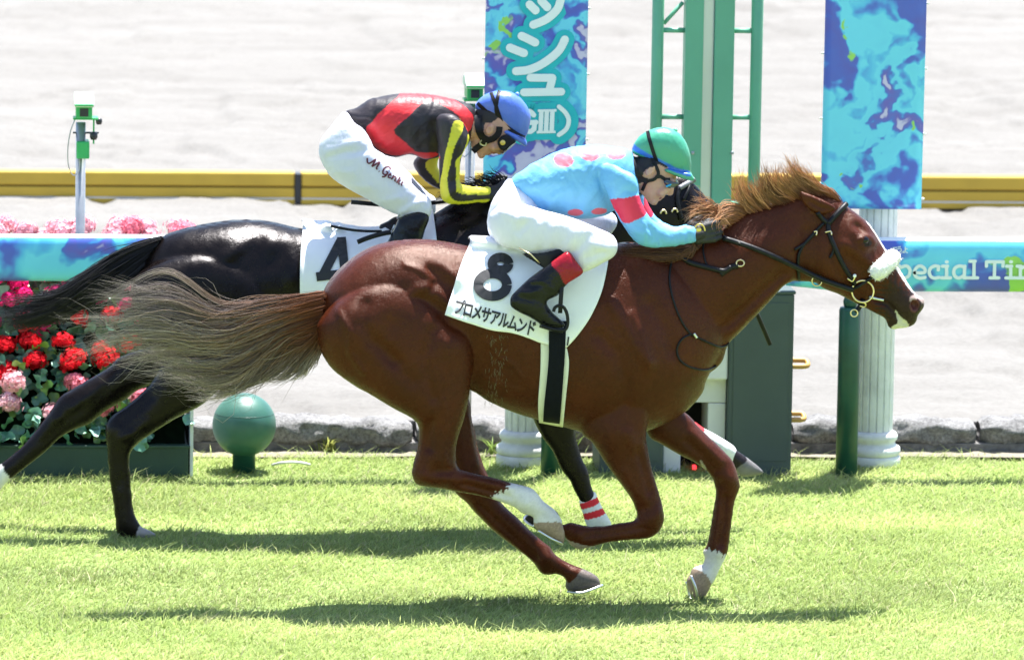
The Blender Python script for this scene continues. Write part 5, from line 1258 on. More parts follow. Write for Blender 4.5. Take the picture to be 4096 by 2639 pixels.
strap8("curb_strap", 'A', [(1640, 1150), (1620, 1195), (1590, 1240)], .011)
for nm, cx, cy, r in (("bit_ring", 1638, 1085, 84), ("rein_ring", 1285, 1005, 38), ("curb_ring", 1572, 1252, 27)):
    q = k8.on(*c1('A', cx, cy), .016, 2); Yp_ = q[1]
    s_ = CROP['A'][2] / 4
    tube(nm, ring_pts(*c1('A', cx, cy), r * s_, lambda a, b: np.array(P(a, b, Yp_ - .004)), 28), .0042 if r > 50 else .003, M_buckle, H8, 8, closed=True)
strap8("bit_mouthpiece", 'A', [(1690, 1128), (1740, 1140), (1800, 1152)], .0065, M_steel)
for nm, pts in (("cheek_buckle", [(1348, 632), (1392, 622), (1398, 652)]), ("curb_buckle", [(1625, 1165), (1662, 1180), (1650, 1205), (1615, 1195)]), ("throat_buckle", [(1262, 628), (1285, 622), (1280, 655)]), ("nose_buckle", [(1520, 985), (1560, 1010), (1580, 965)])):
    strap8(nm, 'A', pts, .0035, M_buckle, .018)
bq = k8.on(*c1('A', 1576, 966), .02); bm = bmesh.new(); bmesh.ops.create_uvsphere(bm, u_segments=12, v_segments=8, radius=.008, matrix=Matrix.Translation(bq)); link("bridle_stud", bm_mesh("bridle_stud", bm, True), M_plast, H8)
# fleece noseband: a shaggy roll
fr = np.array([k8.on(*p_, .012, 2) for p_ in c('A', [(1728, 955), (1765, 925), (1805, 890), (1845, 850), (1880, 810)])]); fr = crom(fr, 5)
rr0 = .038 * np.sin(np.linspace(.75, math.pi - .75, len(fr))) ** .5
Vf, F4, T3 = tube_data(fr, rr0, 22)
rgf = np.random.default_rng(3); Vf = Vf + rgf.normal(0, .0014, Vf.shape)
fl = link("fleece_noseband", np_mesh("fleece_noseband", Vf, [F4, T3]), M_fleece, H8)
fz = []
for i in range(900):
    j = rgf.integers(0, len(Vf) - 2); ax = fr[min(j // 22, len(fr) - 1)]; d = Vf[j] - ax; d /= np.linalg.norm(d) + 1e-9; d2 = d + rgf.normal(0, .45, 3); L = .0015 + .003 * rgf.random()
    q0 = Vf[j] + rgf.normal(0, .003, 3); fz.append(([q0 - d * .003, q0 + d * L * .5, q0 + d2 * L], [.0012, .001, .0005]))
o = tubes("fleece_pile", fz, M_fleece, fl, 3); o["kind"] = "stuff"
# reins
rp = [k8.on(*p_, .010, 2) for p_ in c('A', [(560, 672), (740, 728), (900, 792), (1050, 860), (1180, 922), (1300, 982), (1430, 1030), (1560, 1072)])]; rp = crom(rp, 5)
for _ in range(6): rp[1:-1] = .25 * rp[:-2] + .5 * rp[1:-1] + .25 * rp[2:]
rp[:, 1] -= .012
tube("rein", rp, .0115, M_leather, H8, 8)
bk = [k8.on(*p_, .012, 2) for p_ in c('E', [(895, 205), (950, 250), (1030, 275), (1110, 295), (1190, 312), (1240, 285)])]; tube("rein_end", crom(bk, 5), .0115, M_leather, H8, 8)
tube("rein_buckle", ring_pts(*c1('E', 1302, 258), 27 * CROP['E'][2] / 4, lambda a, b: k8.on(a, b, .015), 20, 22 * CROP['E'][2] / 4), .0032, M_buckle, H8, 8, closed=True)
strap8("rein_knot", 'E', [(1165, 335), (1200, 310), (1240, 285), (1285, 275)], .013); strap8("hanging_thong", 'E', [(1052, 110), (1048, 180), (1065, 250), (1078, 275)], .004)
# breast strap
strap8("breast_strap", 'E', [(845, 190), (818, 330), (828, 450), (870, 590), (920, 690), (965, 745), (1000, 762), (1080, 800), (1160, 832), (1205, 822), (1226, 800)], .0045, off=.004)
strap8("breast_loop", 'E', [(965, 745), (905, 775), (868, 845), (885, 915), (940, 962), (1030, 988), (1090, 985), (1140, 960)], .0045, off=.004)
strap8("breast_ring", 'E', [(985, 740), (1005, 770)], .006, M_steel, .010)
# horse shoes
def shoe(k, pts, Y, r=.0055): return tube("horseshoe", crom([pxp(k, x, y, yv) for x, y, yv in pts], 5), r, M_steel, H8, 8)
shoe('L', [(945, 895, -.14), (985, 930, -.12), (1045, 965, -.12), (1108, 1004, -.15), (1112, 1002, -.19), (1050, 972, -.215), (975, 926, -.205)], 0)
shoe('L', [(1150, 1290, .08), (1235, 1297, .07), (1345, 1258, .10), (1345, 1256, .14), (1235, 1297, .17)], 0)
shoe('L', [(1888, 1195, .08), (1915, 1260, .07), (1925, 1320, .08), (1905, 1350, .11), (1880, 1320, .15), (1862, 1230, .155)], 0)
shoe('L', [(950, 822, -.02), (905, 838, -.02), (893, 862, -.05), (925, 890, -.09), (980, 918, -.09)], 0)
# white tail ring and foam fleck
# ================================================================== dark horse
Y4 = 1.68
H4 = empty("race_horse", (-.9, Y4, 0), "almost black racehorse behind the chestnut, white cloth number 4, striped leg bandage", "horse")
k4 = Sculpt(Y4, .0078); k4.lm = 1.4
Fc = lambda *a: c('F', a)
torso4 = c('G', [(1060, 292), (1130, 238), (1250, 197), (1400, 165), (1550, 142), (1700, 135), (1850, 147), (1960, 172), (2080, 198)]) + \
         c('F', [(800, 545), (900, 545), (980, 522), (1050, 490), (1150, 480), (1300, 560), (1450, 680), (1500, 780), (1480, 860), (1400, 920), (1280, 940), (1150, 915), (1000, 890), (850, 860), (720, 812), (600, 815), (480, 825), (390, 790), (330, 740), (308, 690), (307, 654), (330, 610)])
k4.poly(torso4, 0, .78, None, bumps=[(*c1('G', 1330, 300), 20, .016), (*c1('G', 1560, 260), 12, .008), (*c1('G', 1750, 300), 12, -.008), (*c1('G', 1850, 260), 8, .014), (*c1('G', 1400, 430), 14, -.010)],
        lines=[(c('G', [(1450, 420), (1560, 330), (1700, 250)]), 5, .010), (c('G', [(1740, 430), (1860, 380), (1960, 300)]), 6, -.005), (c('G', [(1970, 260), (1990, 380), (1980, 500)]), 5, .008)])
nh4 = c('F', [(320, 640), (307, 690), (325, 750), (370, 810), (380, 840)]) + c('H', [(1040, 300), (960, 385), (860, 468), (780, 520), (735, 570), (718, 622), (726, 700), (735, 800), (746, 950), (770, 1100), (786, 1230), (792, 1320), (820, 1360), (880, 1372), (1010, 1374), (1092, 1362), (1080, 1340),
      (1010, 1306), (966, 1288), (955, 1262), (930, 1226), (910, 1150), (900, 1040), (890, 900), (885, 822), (900, 770), (940, 722), (1000, 680), (1100, 612), (1250, 522), (1400, 442)]) + c('F', [(560, 860), (640, 815), (680, 740), (620, 640), (500, 590), (400, 600)])
k4.poly(nh4, [(c1('H', 720, 0)[0], -.14), (c1('H', 1100, 0)[0], -.13), (c1('F', 740, 0)[0], -.12)], .8, .15, lines=[(c('H', [(1040, 380), (940, 470), (830, 560)]), 3, -.008), (c('H', [(1000, 560), (900, 640), (830, 670)]), 3, .008), (c('H', [(800, 760), (820, 1000)]), 2.5, -.005)], bumps=[(*c1('H', 900, 650), 5, .006), (*c1('H', 760, 620), 5, .004)])
fh4 = c('F', [(330, 660), (350, 760), (400, 790)]) + c('H', [(840, 120), (760, 190), (680, 242), (560, 310), (460, 370), (420, 392), (390, 430), (330, 520), (240, 640), (150, 740), (60, 820), (0, 862), (-60, 930), (-150, 1000), (-260, 1120), (-230, 1180), (-120, 1170), (-60, 1100), (0, 1045), (50, 985), (120, 930), (220, 850), (320, 770), (400, 690), (480, 640), (620, 580), (720, 500), (860, 420), (1000, 330)]) + c('F', [(560, 820), (600, 740), (500, 620)])
k4.poly(fh4, .13, .8, .14, lines=[(c('H', [(700, 300), (580, 400), (500, 470)]), 3, .006), (c('H', [(560, 470), (440, 560), (300, 700)]), 3, -.006)], bumps=[(*c1('H', 390, 545), 4, .008)])
nf4 = c('L', [(800, -50), (900, 130), (945, 260), (1000, 370), (1060, 450), (1110, 560), (1160, 622), (1190, 690), (1220, 742), (1245, 820), (1268, 890), (1288, 950), (1276, 985), (1300, 1002), (1390, 992), (1412, 945), (1405, 885), (1350, 790), (1325, 720), (1305, 690), (1290, 640), (1272, 560), (1244, 510), (1218, 430), (1195, 340), (1210, 220), (1280, 50)])
k4.poly(nf4, -.13, .75, .11)
ff4 = c('L', [(1300, -50), (1600, 0), (1780, 170), (1860, 240), (1960, 316), (2060, 372), (2152, 436), (2230, 490), (2300, 545), (2334, 578), (2330, 592), (2250, 602), (2180, 604), (2145, 550), (2100, 512), (2000, 445), (1850, 365), (1650, 290), (1400, 230)])
k4.poly(ff4, .12, .75, .10)
neck4 = c('F', [(950, 600), (985, 525), (1040, 482), (1110, 448), (1170, 428), (1300, 412), (1450, 402), (1550, 408), (1610, 430), (1640, 520), (1600, 600), (1530, 640), (1500, 720), (1480, 800), (1350, 850), (1100, 800)])
k4.poly(neck4, 0, .5, None)
head4 = c('F', [(1500, 460), (1545, 412), (1590, 408), (1625, 432), (1665, 482), (1700, 530), (1745, 590), (1785, 640), (1800, 670), (1785, 695), (1740, 690), (1690, 660), (1620, 630), (1540, 610), (1500, 550)])
k4.poly(head4, 0, .62, None, bumps=[(*c1('W', 1300, 700), 5, .010), (*c1('W', 1320, 620), 4, -.008)], lines=[(c('W', [(1210, 560), (1260, 640), (1310, 730), (1420, 770)]), 3, .008)])
for sy in (-.05, .05): k4.poly(c('F', [(1530, 425), (1500, 395), (1488, 372), (1520, 385), (1560, 410)]), sy, .5)
k4.build(.95)
V = k4.V; cols = np.tile(np.array((.0050, .0034, .0032)), (len(V), 1))
paint(V, cols, c('H', [(75, 1040), (70, 960), (30, 900), (10, 860), (-30, 840), (-300, 1000), (-300, 1300), (0, 1200)]), Y4 + .13, np.array((.62, .60, .57)))
paint(V, cols, c('H', [(955, 1285), (1000, 1290), (1110, 1335), (1110, 1400), (1010, 1400), (940, 1380), (930, 1330)]), Y4 - .14, np.array((.33, .30, .30)))
paint(V, cols, c('L', [(2150, 430), (2190, 470), (2350, 560), (2350, 620), (2150, 620), (2165, 540)]), Y4 + .12, np.array((.16, .15, .15)))
paint(V, cols, c('L', [(2148, 430), (2200, 470), (2220, 500), (2180, 530), (2145, 555), (2130, 500)]), Y4 + .12, np.array((.02, .016, .018)))
M_coat4 = vcol("dark_coat", rough=.29, var=.3, vscale=7, bumps=.45, bscale=(22, 22, 22), bdist=.008, spec=.20, detail=6, tint=(.95, .9, .92), rvar=.10, bump2=((160, 160, 420), .3, .002, (0, .5, 0)))
link("body", np_mesh("horse_body", k4.V, [k4.Q], True, cols), M_coat4, H4)
# bandages wrapped on the forelegs
M_band = vcol("bandage", rough=.85, var=.08, vscale=60, bumps=.3, bscale=(90, 90, 90))
def bandage(poly, Y, sc, stripes):
    b = Sculpt(Y, .005); b.poly(poly, 0, sc, .11, sub=3); b.build(.9, 1)
    cc = np.tile(np.array((.70, .71, .70)), (len(b.V), 1))
    for s_ in stripes: paint(b.V, cc, s_, Y, np.array((.62, .02, .03)))
    link("leg_bandage", np_mesh("leg_bandage", b.V, [b.Q], True, cc), M_band, H4)
bandage(c('L', [(1218, 742), (1250, 728), (1312, 690), (1332, 730), (1360, 790), (1418, 895), (1370, 920), (1290, 925), (1262, 890), (1240, 820)]), Y4 - .13, .95, [c('L', [(1200, 775), (1330, 722), (1345, 752), (1200, 805)]), c('L', [(1200, 838), (1350, 788), (1380, 818), (1200, 868)])])
bandage(c('L', [(1900, 275), (1962, 312), (2062, 367), (2156, 432), (2158, 500), (2140, 555), (2090, 515), (2000, 455), (1890, 390)]), Y4 + .12, .95, [c('L', [(1890, 250), (1968, 315), (1955, 330), (1880, 320)])])
# tail
def t4col(t, w, a, rg): return np.tile(np.array((.010, .008, .010)) * (.5 + 1.2 * rg.random()), (len(t), 1)) + np.clip(t - .6, 0, 1)[:, None] * .02 * rg.random()
t4 = [(c('G', [(1110, 252), (980, 285), (820, 350), (690, 430), (560, 520), (440, 600), (300, 640), (150, 640), (-60, 700)]), [0, -.05, -.05]),
      (c('G', [(1100, 270), (960, 320), (800, 400), (660, 490), (530, 580), (400, 670), (230, 720), (50, 750), (-100, 770)]), [0, -.06, -.06]),
      (c('G', [(1070, 320), (960, 400), (840, 490), (700, 570), (560, 650), (420, 730), (260, 790), (80, 820), (-100, 840)]), [0, -.06, -.05]),
      (c('G', [(1030, 380), (950, 470), (850, 550), (720, 620), (580, 690), (450, 760), (280, 830), (100, 860), (-100, 890)]), [0, -.04, -.03]),
      (c('G', [(960, 460), (910, 540), (840, 600), (740, 640), (600, 690), (470, 750), (330, 820), (150, 870)]), [0, -.02, .0])]
strands("tail", t4, 2000, .0022, M_hair, H4, Y4 - .02, jit=2.2, yj=.025, wav=.5, colf=t4col, seg=14, seed=11, lenj=.3, frizz=3, clump=.75, ncl=40, wave=8)
dk4 = Sculpt(Y4, .010); dk4.poly(c('G', [(1120, 250), (960, 300), (800, 380), (660, 470), (520, 580), (400, 660), (250, 730), (80, 790), (100, 840), (300, 800), (420, 755), (540, 700), (680, 640), (860, 590), (950, 480), (1050, 350)]), -.02, .55, .06); dk4.build(1)
link("tail_dock", np_mesh("tail_dock", dk4.V, [dk4.Q], True, np.tile(np.array((.010, .008, .009)), (len(dk4.V), 1))), M_hair, H4)
m4 = [(c('F', [(1190, 424), (1180, 410), (1165, 400), (1150, 392)]), -.02), (c('F', [(1120, 446), (1100, 436), (1085, 430), (1060, 432)]), -.03), (c('F', [(1060, 470), (1040, 458), (1020, 458), (1010, 462)]), -.03)]
strands("mane", m4, 160, .0018, M_hair, H4, Y4, jit=2.2, yj=.02, wav=.8, colf=t4col, seg=8, seed=12)
m4b = [(c('F', [(1560, 410), (1480, 420), (1400, 430)]), -.05), (c('F', [(1400, 405), (1330, 425), (1260, 440)]), -.05), (c('F', [(1260, 420), (1180, 440), (1110, 470)]), -.06), (c('F', [(1110, 450), (1060, 480), (1020, 510)]), -.07)]
strands("neck_mane", m4b, 160, .002, M_hair, H4, Y4, jit=2, yj=.01, wav=.5, colf=t4col, seg=8, seed=13)
# cloth
cl4 = coons(c('F', [(708, 522), (780, 530), (860, 540), (940, 530), (1012, 500)]), c('F', [(700, 690), (780, 700), (860, 705), (940, 700), (1024, 690)]), c('F', [(708, 522), (701, 600), (700, 690)]), c('F', [(1012, 500), (1022, 590), (1024, 690)]), 30, 22)
cloth4 = laid("saddle_cloth", k4, cl4, .016, M_cloth, H4, .005, 2, over=4, wav=.006)
L4 = Lift(k4, 'saddle_cloth')
for i_, pl in enumerate(([(150, 352), (285, 92)], [(283, 80), (318, 420)], [(112, 352), (400, 318)])):
    laid_strokes("number", L4, [c('D', pl)], 62 * CROP['D'][2] / 4, .0045 + .0006 * i_, M_print, cloth4)
# saddle bits and bridle
sd4 = Sculpt(Y4, .008); sd4.poly(c('C', [(690, 1320), (760, 1290), (850, 1240), (1000, 1260), (1120, 1230), (1150, 1300), (1000, 1400), (800, 1440), (720, 1400)]), 0, 1.2, .2); sd4.build(1); link("saddle", np_mesh("saddle", sd4.V, [sd4.Q]), M_leather, H4)
tube("loose_strap", [np.array(P(*p_, Y4 - .24)) for p_ in crom(c('C', [(270, 1325), (420, 1355), (560, 1370), (720, 1372)]), 5)], .006, M_leather, H4, 8)
tube("loose_strap", [np.array(P(*p_, Y4 - .25)) for p_ in crom(c('C', [(505, 1468), (600, 1430), (720, 1395), (800, 1380)]), 5)], .011, M_leather, H4, 8)
def strap4(nm, k, pts, r, mt=M_leather, off=.007): return tube(nm, k4.strap(c(k, pts), off), r, mt, H4, 8)
strap4("browband", 'W', [(1300, 395), (1240, 430), (1160, 475), (1085, 520)], .012, simple("grey_strap", (.16, .16, .17), .5))
strap4("cheek_strap", 'W', [(1090, 520), (1060, 650), (1080, 800), (1120, 950)], .010)
strap4("face_strap", 'W', [(1240, 440), (1200, 560), (1140, 680)], .007)
for cx, cy in ((865, 845), (1020, 825)): strap4("brass_loop", 'W', [(cx - 40, cy + 20), (cx - 20, cy - 15), (cx + 15, cy - 25), (cx + 35, cy - 5), (cx + 42, cy + 25)], .0045, M_buckle, .02)
# ================================================================== jockeys
M_silk8 = vcol("sky_blue_silk", rough=.55, var=.05, vscale=12, bumps=.22, bscale=(16, 30, 22), bdist=.02, spec=.35, detail=3)
M_silk4 = vcol("dark_silk", rough=.5, var=.08, vscale=12, bumps=.22, bscale=(16, 30, 22), bdist=.02, spec=.4, detail=3)
M_breech = vcol("white_breeches", rough=.6, var=.03, vscale=9, bumps=.34, bscale=(34, 30, 14), bdist=.014, spec=.3, detail=5)
M_skin = vcol("skin", rough=.5, var=.08, vscale=60, spec=.4, subs=.12)
M_helm = vcol("cap_cover", rough=.35, var=.05, vscale=14, bumps=.35, bscale=(30, 30, 18), bdist=.012, spec=.5, coat=.15, detail=3)
M_boot = vcol("boot_leather", rough=.17, var=.15, vscale=20, bumps=.55, bscale=(24, 24, 24), bdist=.014, spec=.24)
M_glove = simple("black_glove", (.012, .012, .014), .6, var=.3, vscale=60, bumps=.3, bscale=120)
M_lens = simple("dark_lens", (.01, .02, .03), .08, 0, coat=1.0)
M_blue_lens = simple("blue_mirror_lens", (.05, .35, .6), .1, .8)
M_gold = simple("gold_emblem", (.72, .55, .16), .35, .7)
M_clear = simple("grey_visor", (.35, .36, .37), .15, 0, coat=1.0)
SKIN = np.array((.50, .285, .195)); HAIR = np.array((.012, .010, .010))
def bmesh_col(nm, sk, col, mat, parent, paints=()):
    cc = np.tile(np.array(col, float), (len(sk.V), 1))
    for pl, Y, cl, *rg_ in paints: paint(sk.V, cc, pl, Y, np.array(cl), *rg_)
    return link(nm, np_mesh(nm, sk.V, [sk.Q], True, cc), mat, parent)
def B_(*p_): return c('B', p_)
def C_(*p_): return c('C', p_)
def bx_(v_): return c1('B', v_, 0)[0]
def cx_(v_): return c1('C', v_, 0)[0]

# ---------------------------------------------------------------- rider in sky blue
J8 = empty("person", (0.05, 0, 0), "jockey in sky-blue shirt with red dots and armband, green cap, crouching on the chestnut", "person")
tor8 = B_((1215, 335), (1195, 290), (1050, 262), (900, 252), (750, 270), (600, 318), (480, 380), (380, 440), (300, 500), (262, 540), (330, 610), (430, 700), (510, 770), (600, 775), (720, 800), (830, 815), (940, 800), (1030, 775), (1090, 735), (1180, 700), (1250, 650), (1262, 560), (1245, 430))
arm8 = B_((930, 430), (1000, 400), (1070, 400), (1150, 440), (1225, 478), (1256, 560), (1262, 640), (1295, 720), (1335, 790), (1385, 838), (1470, 878), (1540, 886), (1600, 870), (1690, 880), (1712, 930), (1710, 986), (1650, 1002), (1550, 1022), (1450, 1032), (1350, 1033), (1270, 1012), (1215, 968), (1165, 900), (1118, 828), (1078, 750), (1045, 675), (1005, 590), (960, 520))
ys_arm8 = [(bx_(960), -.09), (bx_(1060), -.150), (bx_(1150), -.180), (bx_(1300), -.215), (bx_(1500), -.16), (bx_(1712), -.115)]
arm8f = [(a + 5.5, b_ - 1.0) for a, b_ in arm8]
s8 = Sculpt(0.0, .0048); s8.lm = 1.6
s8.poly(tor8, 0, 1.12, .20, lines=[(B_((420, 560), (520, 520), (640, 500)), 4, .006), (B_((470, 470), (600, 430), (760, 420)), 4, .005), (B_((960, 480), (1000, 600), (1040, 700)), 5, -.012), (B_((560, 700), (600, 620), (640, 580)), 3, .005), (B_((700, 740), (720, 650), (730, 560)), 3, .004), (B_((400, 600), (440, 650), (500, 690)), 3, -.006), (B_((820, 760), (840, 650), (900, 560)), 4, .004)])
s8.poly(arm8, ys_arm8, 1.0, .075, lines=[(B_((1090, 640), (1150, 590), (1230, 600)), 2.4, -.006), (B_((1150, 850), (1230, 900), (1300, 920)), 2.5, .005), (B_((1330, 880), (1360, 960)), 2.2, -.006), (B_((1400, 880), (1420, 990)), 2, -.004), (B_((1290, 840), (1330, 950)), 2.2, .005), (B_((1620, 890), (1640, 980)), 1.5, -.004), (B_((1660, 890), (1680, 980)), 1.5, .004)])
s8.poly(arm8f, [(a + 5.5, -b_ ) for a, b_ in ys_arm8], 1.0, .07)
s8.build(1.1); folds(s8, .9, .13, .030, .0040, 5); folds(s8, 2.2, .12, .04, .0035, 6)
SKY = np.array((.145, .405, .69)); RED = np.array((.58, .024, .066))
dots = [(668, 348, 72, 46), (870, 312, 70, 36), (1072, 308, 70, 32), (775, 772, 58, 30), (960, 762, 62, 28), (560, 640, 0, 0)]
pts8 = [([(cx * 1.0 + rx * math.cos(t), cy + ry * math.sin(t)) for t in np.linspace(0, 2 * math.pi, 16)[:-1]]) for cx, cy, rx, ry in dots if rx]
DOT = np.array((.68, .12, .17))
pn = [(c('B', d_), 0, DOT, -9, 9) for d_ in pts8[:3]] + [(c('B', d_), -.1, DOT, -9, 9) for d_ in pts8[3:]]
pn += [(B_((1048, 680), (1150, 650), (1262, 628), (1290, 690), (1312, 766), (1230, 815), (1148, 848), (1100, 780)), -.2, RED, -9, -.12), (B_((1295, 650), (1312, 640), (1340, 700), (1375, 770), (1330, 800), (1295, 740)), .2, RED, .1, 9)]
bmesh_col("shirt", s8, SKY, M_silk8, J8, pn)
# breeches
pel8 = B_((262, 505), (190, 590), (130, 690), (100, 790), (97, 870), (118, 945), (200, 1015), (330, 1045), (460, 1000), (540, 880), (530, 770), (480, 690), (400, 610), (310, 545))
leg8 = B_((130, 760), (112, 860), (130, 945), (200, 1020), (300, 1050), (420, 1076), (550, 1082), (660, 1084), (700, 1090), (690, 1150), (760, 1260), (800, 1252), (838, 1226), (920, 1192), (1000, 1146), (1052, 1118), (1087, 1080), (1099, 1022), (1083, 970), (1042, 930), (950, 890), (830, 840), (720, 800), (600, 770), (480, 740), (300, 690))
leg8f = B_((300, 640), (500, 640), (700, 660), (900, 700), (1030, 755), (1084, 800), (1088, 870), (1050, 930), (980, 1020), (920, 1100), (830, 1120), (800, 1040), (700, 900), (400, 900))
ysl8 = [(bx_(130), -.09), (bx_(500), -.17), (bx_(1000), -.295), (bx_(1100), -.30)]
b8 = Sculpt(0.0, .0052); b8.lm = 1.5
b8.poly(pel8, 0, 1.15, .175); b8.poly(leg8, ysl8, .92, .10, lines=[(B_((200, 740), (300, 800), (420, 790)), 3, .006), (B_((420, 760), (380, 840), (330, 900)), 2.5, -.006), (B_((480, 850), (460, 1000)), 3, .004), (B_((600, 860), (560, 1020)), 3, .004), (B_((760, 900), (690, 1040)), 2.6, .005), (B_((870, 930), (760, 1060)), 2.5, -.006), (B_((900, 1000), (1000, 1030), (1080, 1020)), 2.4, .005), (B_((860, 1100), (980, 1060)), 2.4, -.005)])
b8.poly(leg8f, [(bx_(300), .10), (bx_(700), .2), (bx_(1090), .28)], .9, .10)
b8.build(1.1); folds(b8, .75, .16, .034, .0024, 9); folds(b8, 2.0, .16, .04, .002, 10); bmesh_col("breeches", b8, (.67, .66, .76), M_breech, J8)
# boots
boot8 = B_((600, 1140), (660, 1095), (722, 1062), (780, 1140), (838, 1224), (780, 1272), (710, 1318), (665, 1372), (632, 1410)) + c('D', [(1690, 515), (1702, 560), (1745, 610), (1795, 652), (1818, 680), (1800, 700), (1755, 702), (1665, 690), (1600, 644), (1500, 594), (1442, 556), (1436, 520), (1448, 480), (1490, 435), (1560, 370), (1640, 310)])
for sgn in (-1, 1):
    k = Sculpt(0.0, .005); k.poly(boot8, -.305 * -sgn if sgn > 0 else -.305, .85, .052, lines=[(c('D', [(1500, 440), (1560, 450), (1620, 430)]), 2, .005), (c('D', [(1540, 420), (1610, 400), (1660, 400)]), 2, -.005), (c('D', [(1590, 370), (1660, 380), (1720, 430)]), 2, .005), (c('D', [(1480, 480), (1560, 500), (1640, 500)]), 2, -.005)]); k.build(1.0)
    bmesh_col("boot", k, (.005, .005, .007), M_boot, J8, [(B_((585, 1142), (722, 1050), (848, 1222), (708, 1322), (640, 1220)), sgn * .305, (.27, .010, .020))])
# body: head, neck, torso and limbs in one skin
hd8 = c('W', [(1030, 420), (1002, 478), (993, 540), (980, 598), (942, 613), (905, 600), (886, 614), (866, 640), (838, 634), (816, 658), (806, 680), (775, 684), (750, 706), (712, 724), (668, 714), (618, 655), (570, 600), (520, 540), (480, 420), (455, 280), (470, 150), (560, 60), (760, 20), (960, 120), (1050, 300)])
def body(nm, Y0, headp, hs, polys, neck, ears, col_paints, parent, face, h=.0044):
    k = Sculpt(Y0, h); k.poly(headp, 0, hs, .078)
    for pl, ys, sc, tm in polys: k.poly(pl, ys, sc * .86, tm * .88, g=-.014)
    k.cap(*neck)
    for kk_, (ax_, ay_), (bx2, by2), ra_, rb_, ya_, yb_ in face:
        for sg_ in ((-1, 1) if ya_ or yb_ else (1,)):
            qa = P(*c1(kk_, ax_, ay_), Y0); qb = P(*c1(kk_, bx2, by2), Y0)
            k.cap((qa.x, Y0 + sg_ * ya_, qa.z), (qb.x, Y0 + sg_ * yb_, qb.z), ra_, rb_)
    for e in ears:
        for sy in (-1, 1):
            q = P(*e[0], Y0 + sy * e[1]); k.ell((q.x, Y0 + sy * e[1], q.z), (.030, .010, .018), e[2])
            k.ell((q.x - .003, Y0 + sy * (e[1] + .010), q.z), (.014, .008, .008), e[2], cut=True)
    k.build(.9)
    return k, bmesh_col(nm, k, SKIN, M_skin, parent, col_paints)
ne8 = (np.array(P(*c1('W', 640, 330), 0)), np.array(P(*B_((1130, 420))[0], 0)), .055, .06)
kb8, _ = body("body", 0.0, hd8, .95, [(tor8, 0, 1.1, .19), (arm8, ys_arm8, 1.0, .07), (arm8f, [(a + 5.5, -b_) for a, b_ in ys_arm8], 1.0, .07), (pel8, 0, 1.1, .165), (leg8, ysl8, .9, .09), (leg8f, [(bx_(300), .10), (bx_(700), .2), (bx_(1090), .28)], .9, .09), (boot8, -.305, .8, .045)],
             ne8, [(c1('W', 690, 275), .070, 1.0)], [(c('W', [(430, 40), (760, 0), (980, 120), (900, 220), (800, 180), (700, 200), (640, 215), (570, 300), (560, 420), (500, 430), (440, 300)]), 0, HAIR), (c('W', [(838, 630), (812, 628), (800, 655), (812, 668), (830, 650)]), 0, (.22, .075, .065))], J8, [('W', (992, 480), (968, 585), .009, .012, 0, 0), ('W', (945, 590), (945, 590), .010, .010, .012, .012), ('W', (855, 625), (850, 625), .009, .008, .004, .022), ('W', (815, 662), (810, 660), .009, .008, .004, .020), ('W', (735, 695), (735, 695), .017, .017, .008, .012), ('W', (880, 520), (820, 560), .020, .018, .040, .044), ('W', (960, 400), (980, 410), .016, .014, .02, .05)])
# eye area: wrap sunglasses
def sun_glasses(nm, kb, poly, mat, parent, off, Y0, grow=0.0):
    k = Sculpt(Y0, .0035); k.poly(poly, 0, 60, .084); k.build(.7); return link(nm, np_mesh(nm, k.V, [k.Q]), mat, parent)
gg = sun_glasses("goggles", kb8, c('W', [(880, 420), (930, 395), (1010, 400), (1058, 415), (1040, 450), (1000, 478), (950, 490), (905, 498), (890, 462)]), M_lens, J8, .0, 0.0)
gq = kb8.on(*c1('W', 940, 448), .004); bm = bmesh.new(); bmesh.ops.create_uvsphere(bm, u_segments=16, v_segments=10, radius=1.0, matrix=Matrix.Translation((gq[0], min(gq[1], -.074), gq[2])) @ Matrix.Rotation(.45, 4, 'Y') @ Matrix.Diagonal((.026, .010, .014, 1))); link("goggle_lens", bm_mesh("goggle_lens", bm, True), M_lens, gg)
tube("goggle_lens", [np.array(P(*p_, -.086)) for p_ in crom(c('W', [(900, 492), (930, 486), (975, 466)]), 4)], .0045, M_blue_lens, gg, 8)
# cap
def helmet(nm, Y0, poly, peak, col, paints, straps, parent, button):
    k = Sculpt(Y0, .0045); k.poly(poly, 0, 1.02, .112); k.poly(peak, 0, 40, .066); k.build(1.0)
    o = bmesh_col(nm, k, col, M_helm, parent, paints)
    for pts in straps: laid_strokes("cap_strap", k, [crom(pts, 6)], 3.6, .0035, M_leather, o)
    q = P(*button, Y0); bm = bmesh.new(); bmesh.ops.create_uvsphere(bm, u_segments=12, v_segments=8, radius=.010, matrix=Matrix.Translation((q.x, Y0, q.z))); link("cap_button", bm_mesh("cap_button", bm, True), M_glove if False else M_helm2, o)
    return k, o
M_helm2 = simple("cap_button_cloth", (.15, .45, .32), .4)
cap8 = B_((1212, 265), (1250, 200), (1310, 150), (1400, 116), (1482, 114), (1560, 148), (1620, 218), (1655, 310), (1663, 400), (1650, 478), (1560, 478), (1450, 432), (1380, 392), (1300, 352), (1216, 312))
peak8 = B_((1560, 440), (1650, 455), (1684, 512), (1640, 512), (1540, 480), (1440, 435), (1480, 420))
kh8, oh8 = helmet("riding_cap", 0.0, cap8, peak8, (.050, .30, .19), [(B_((1205, 235), (1300, 300), (1400, 352), (1480, 392), (1580, 440), (1665, 462), (1660, 500), (1560, 468), (1450, 424), (1380, 384), (1300, 340), (1205, 285)), -.1, (.03, .14, .52))], [B_((1328, 140), (1345, 210), (1372, 300), (1400, 380), (1412, 420))], J8, B_((1542, 135))[0])
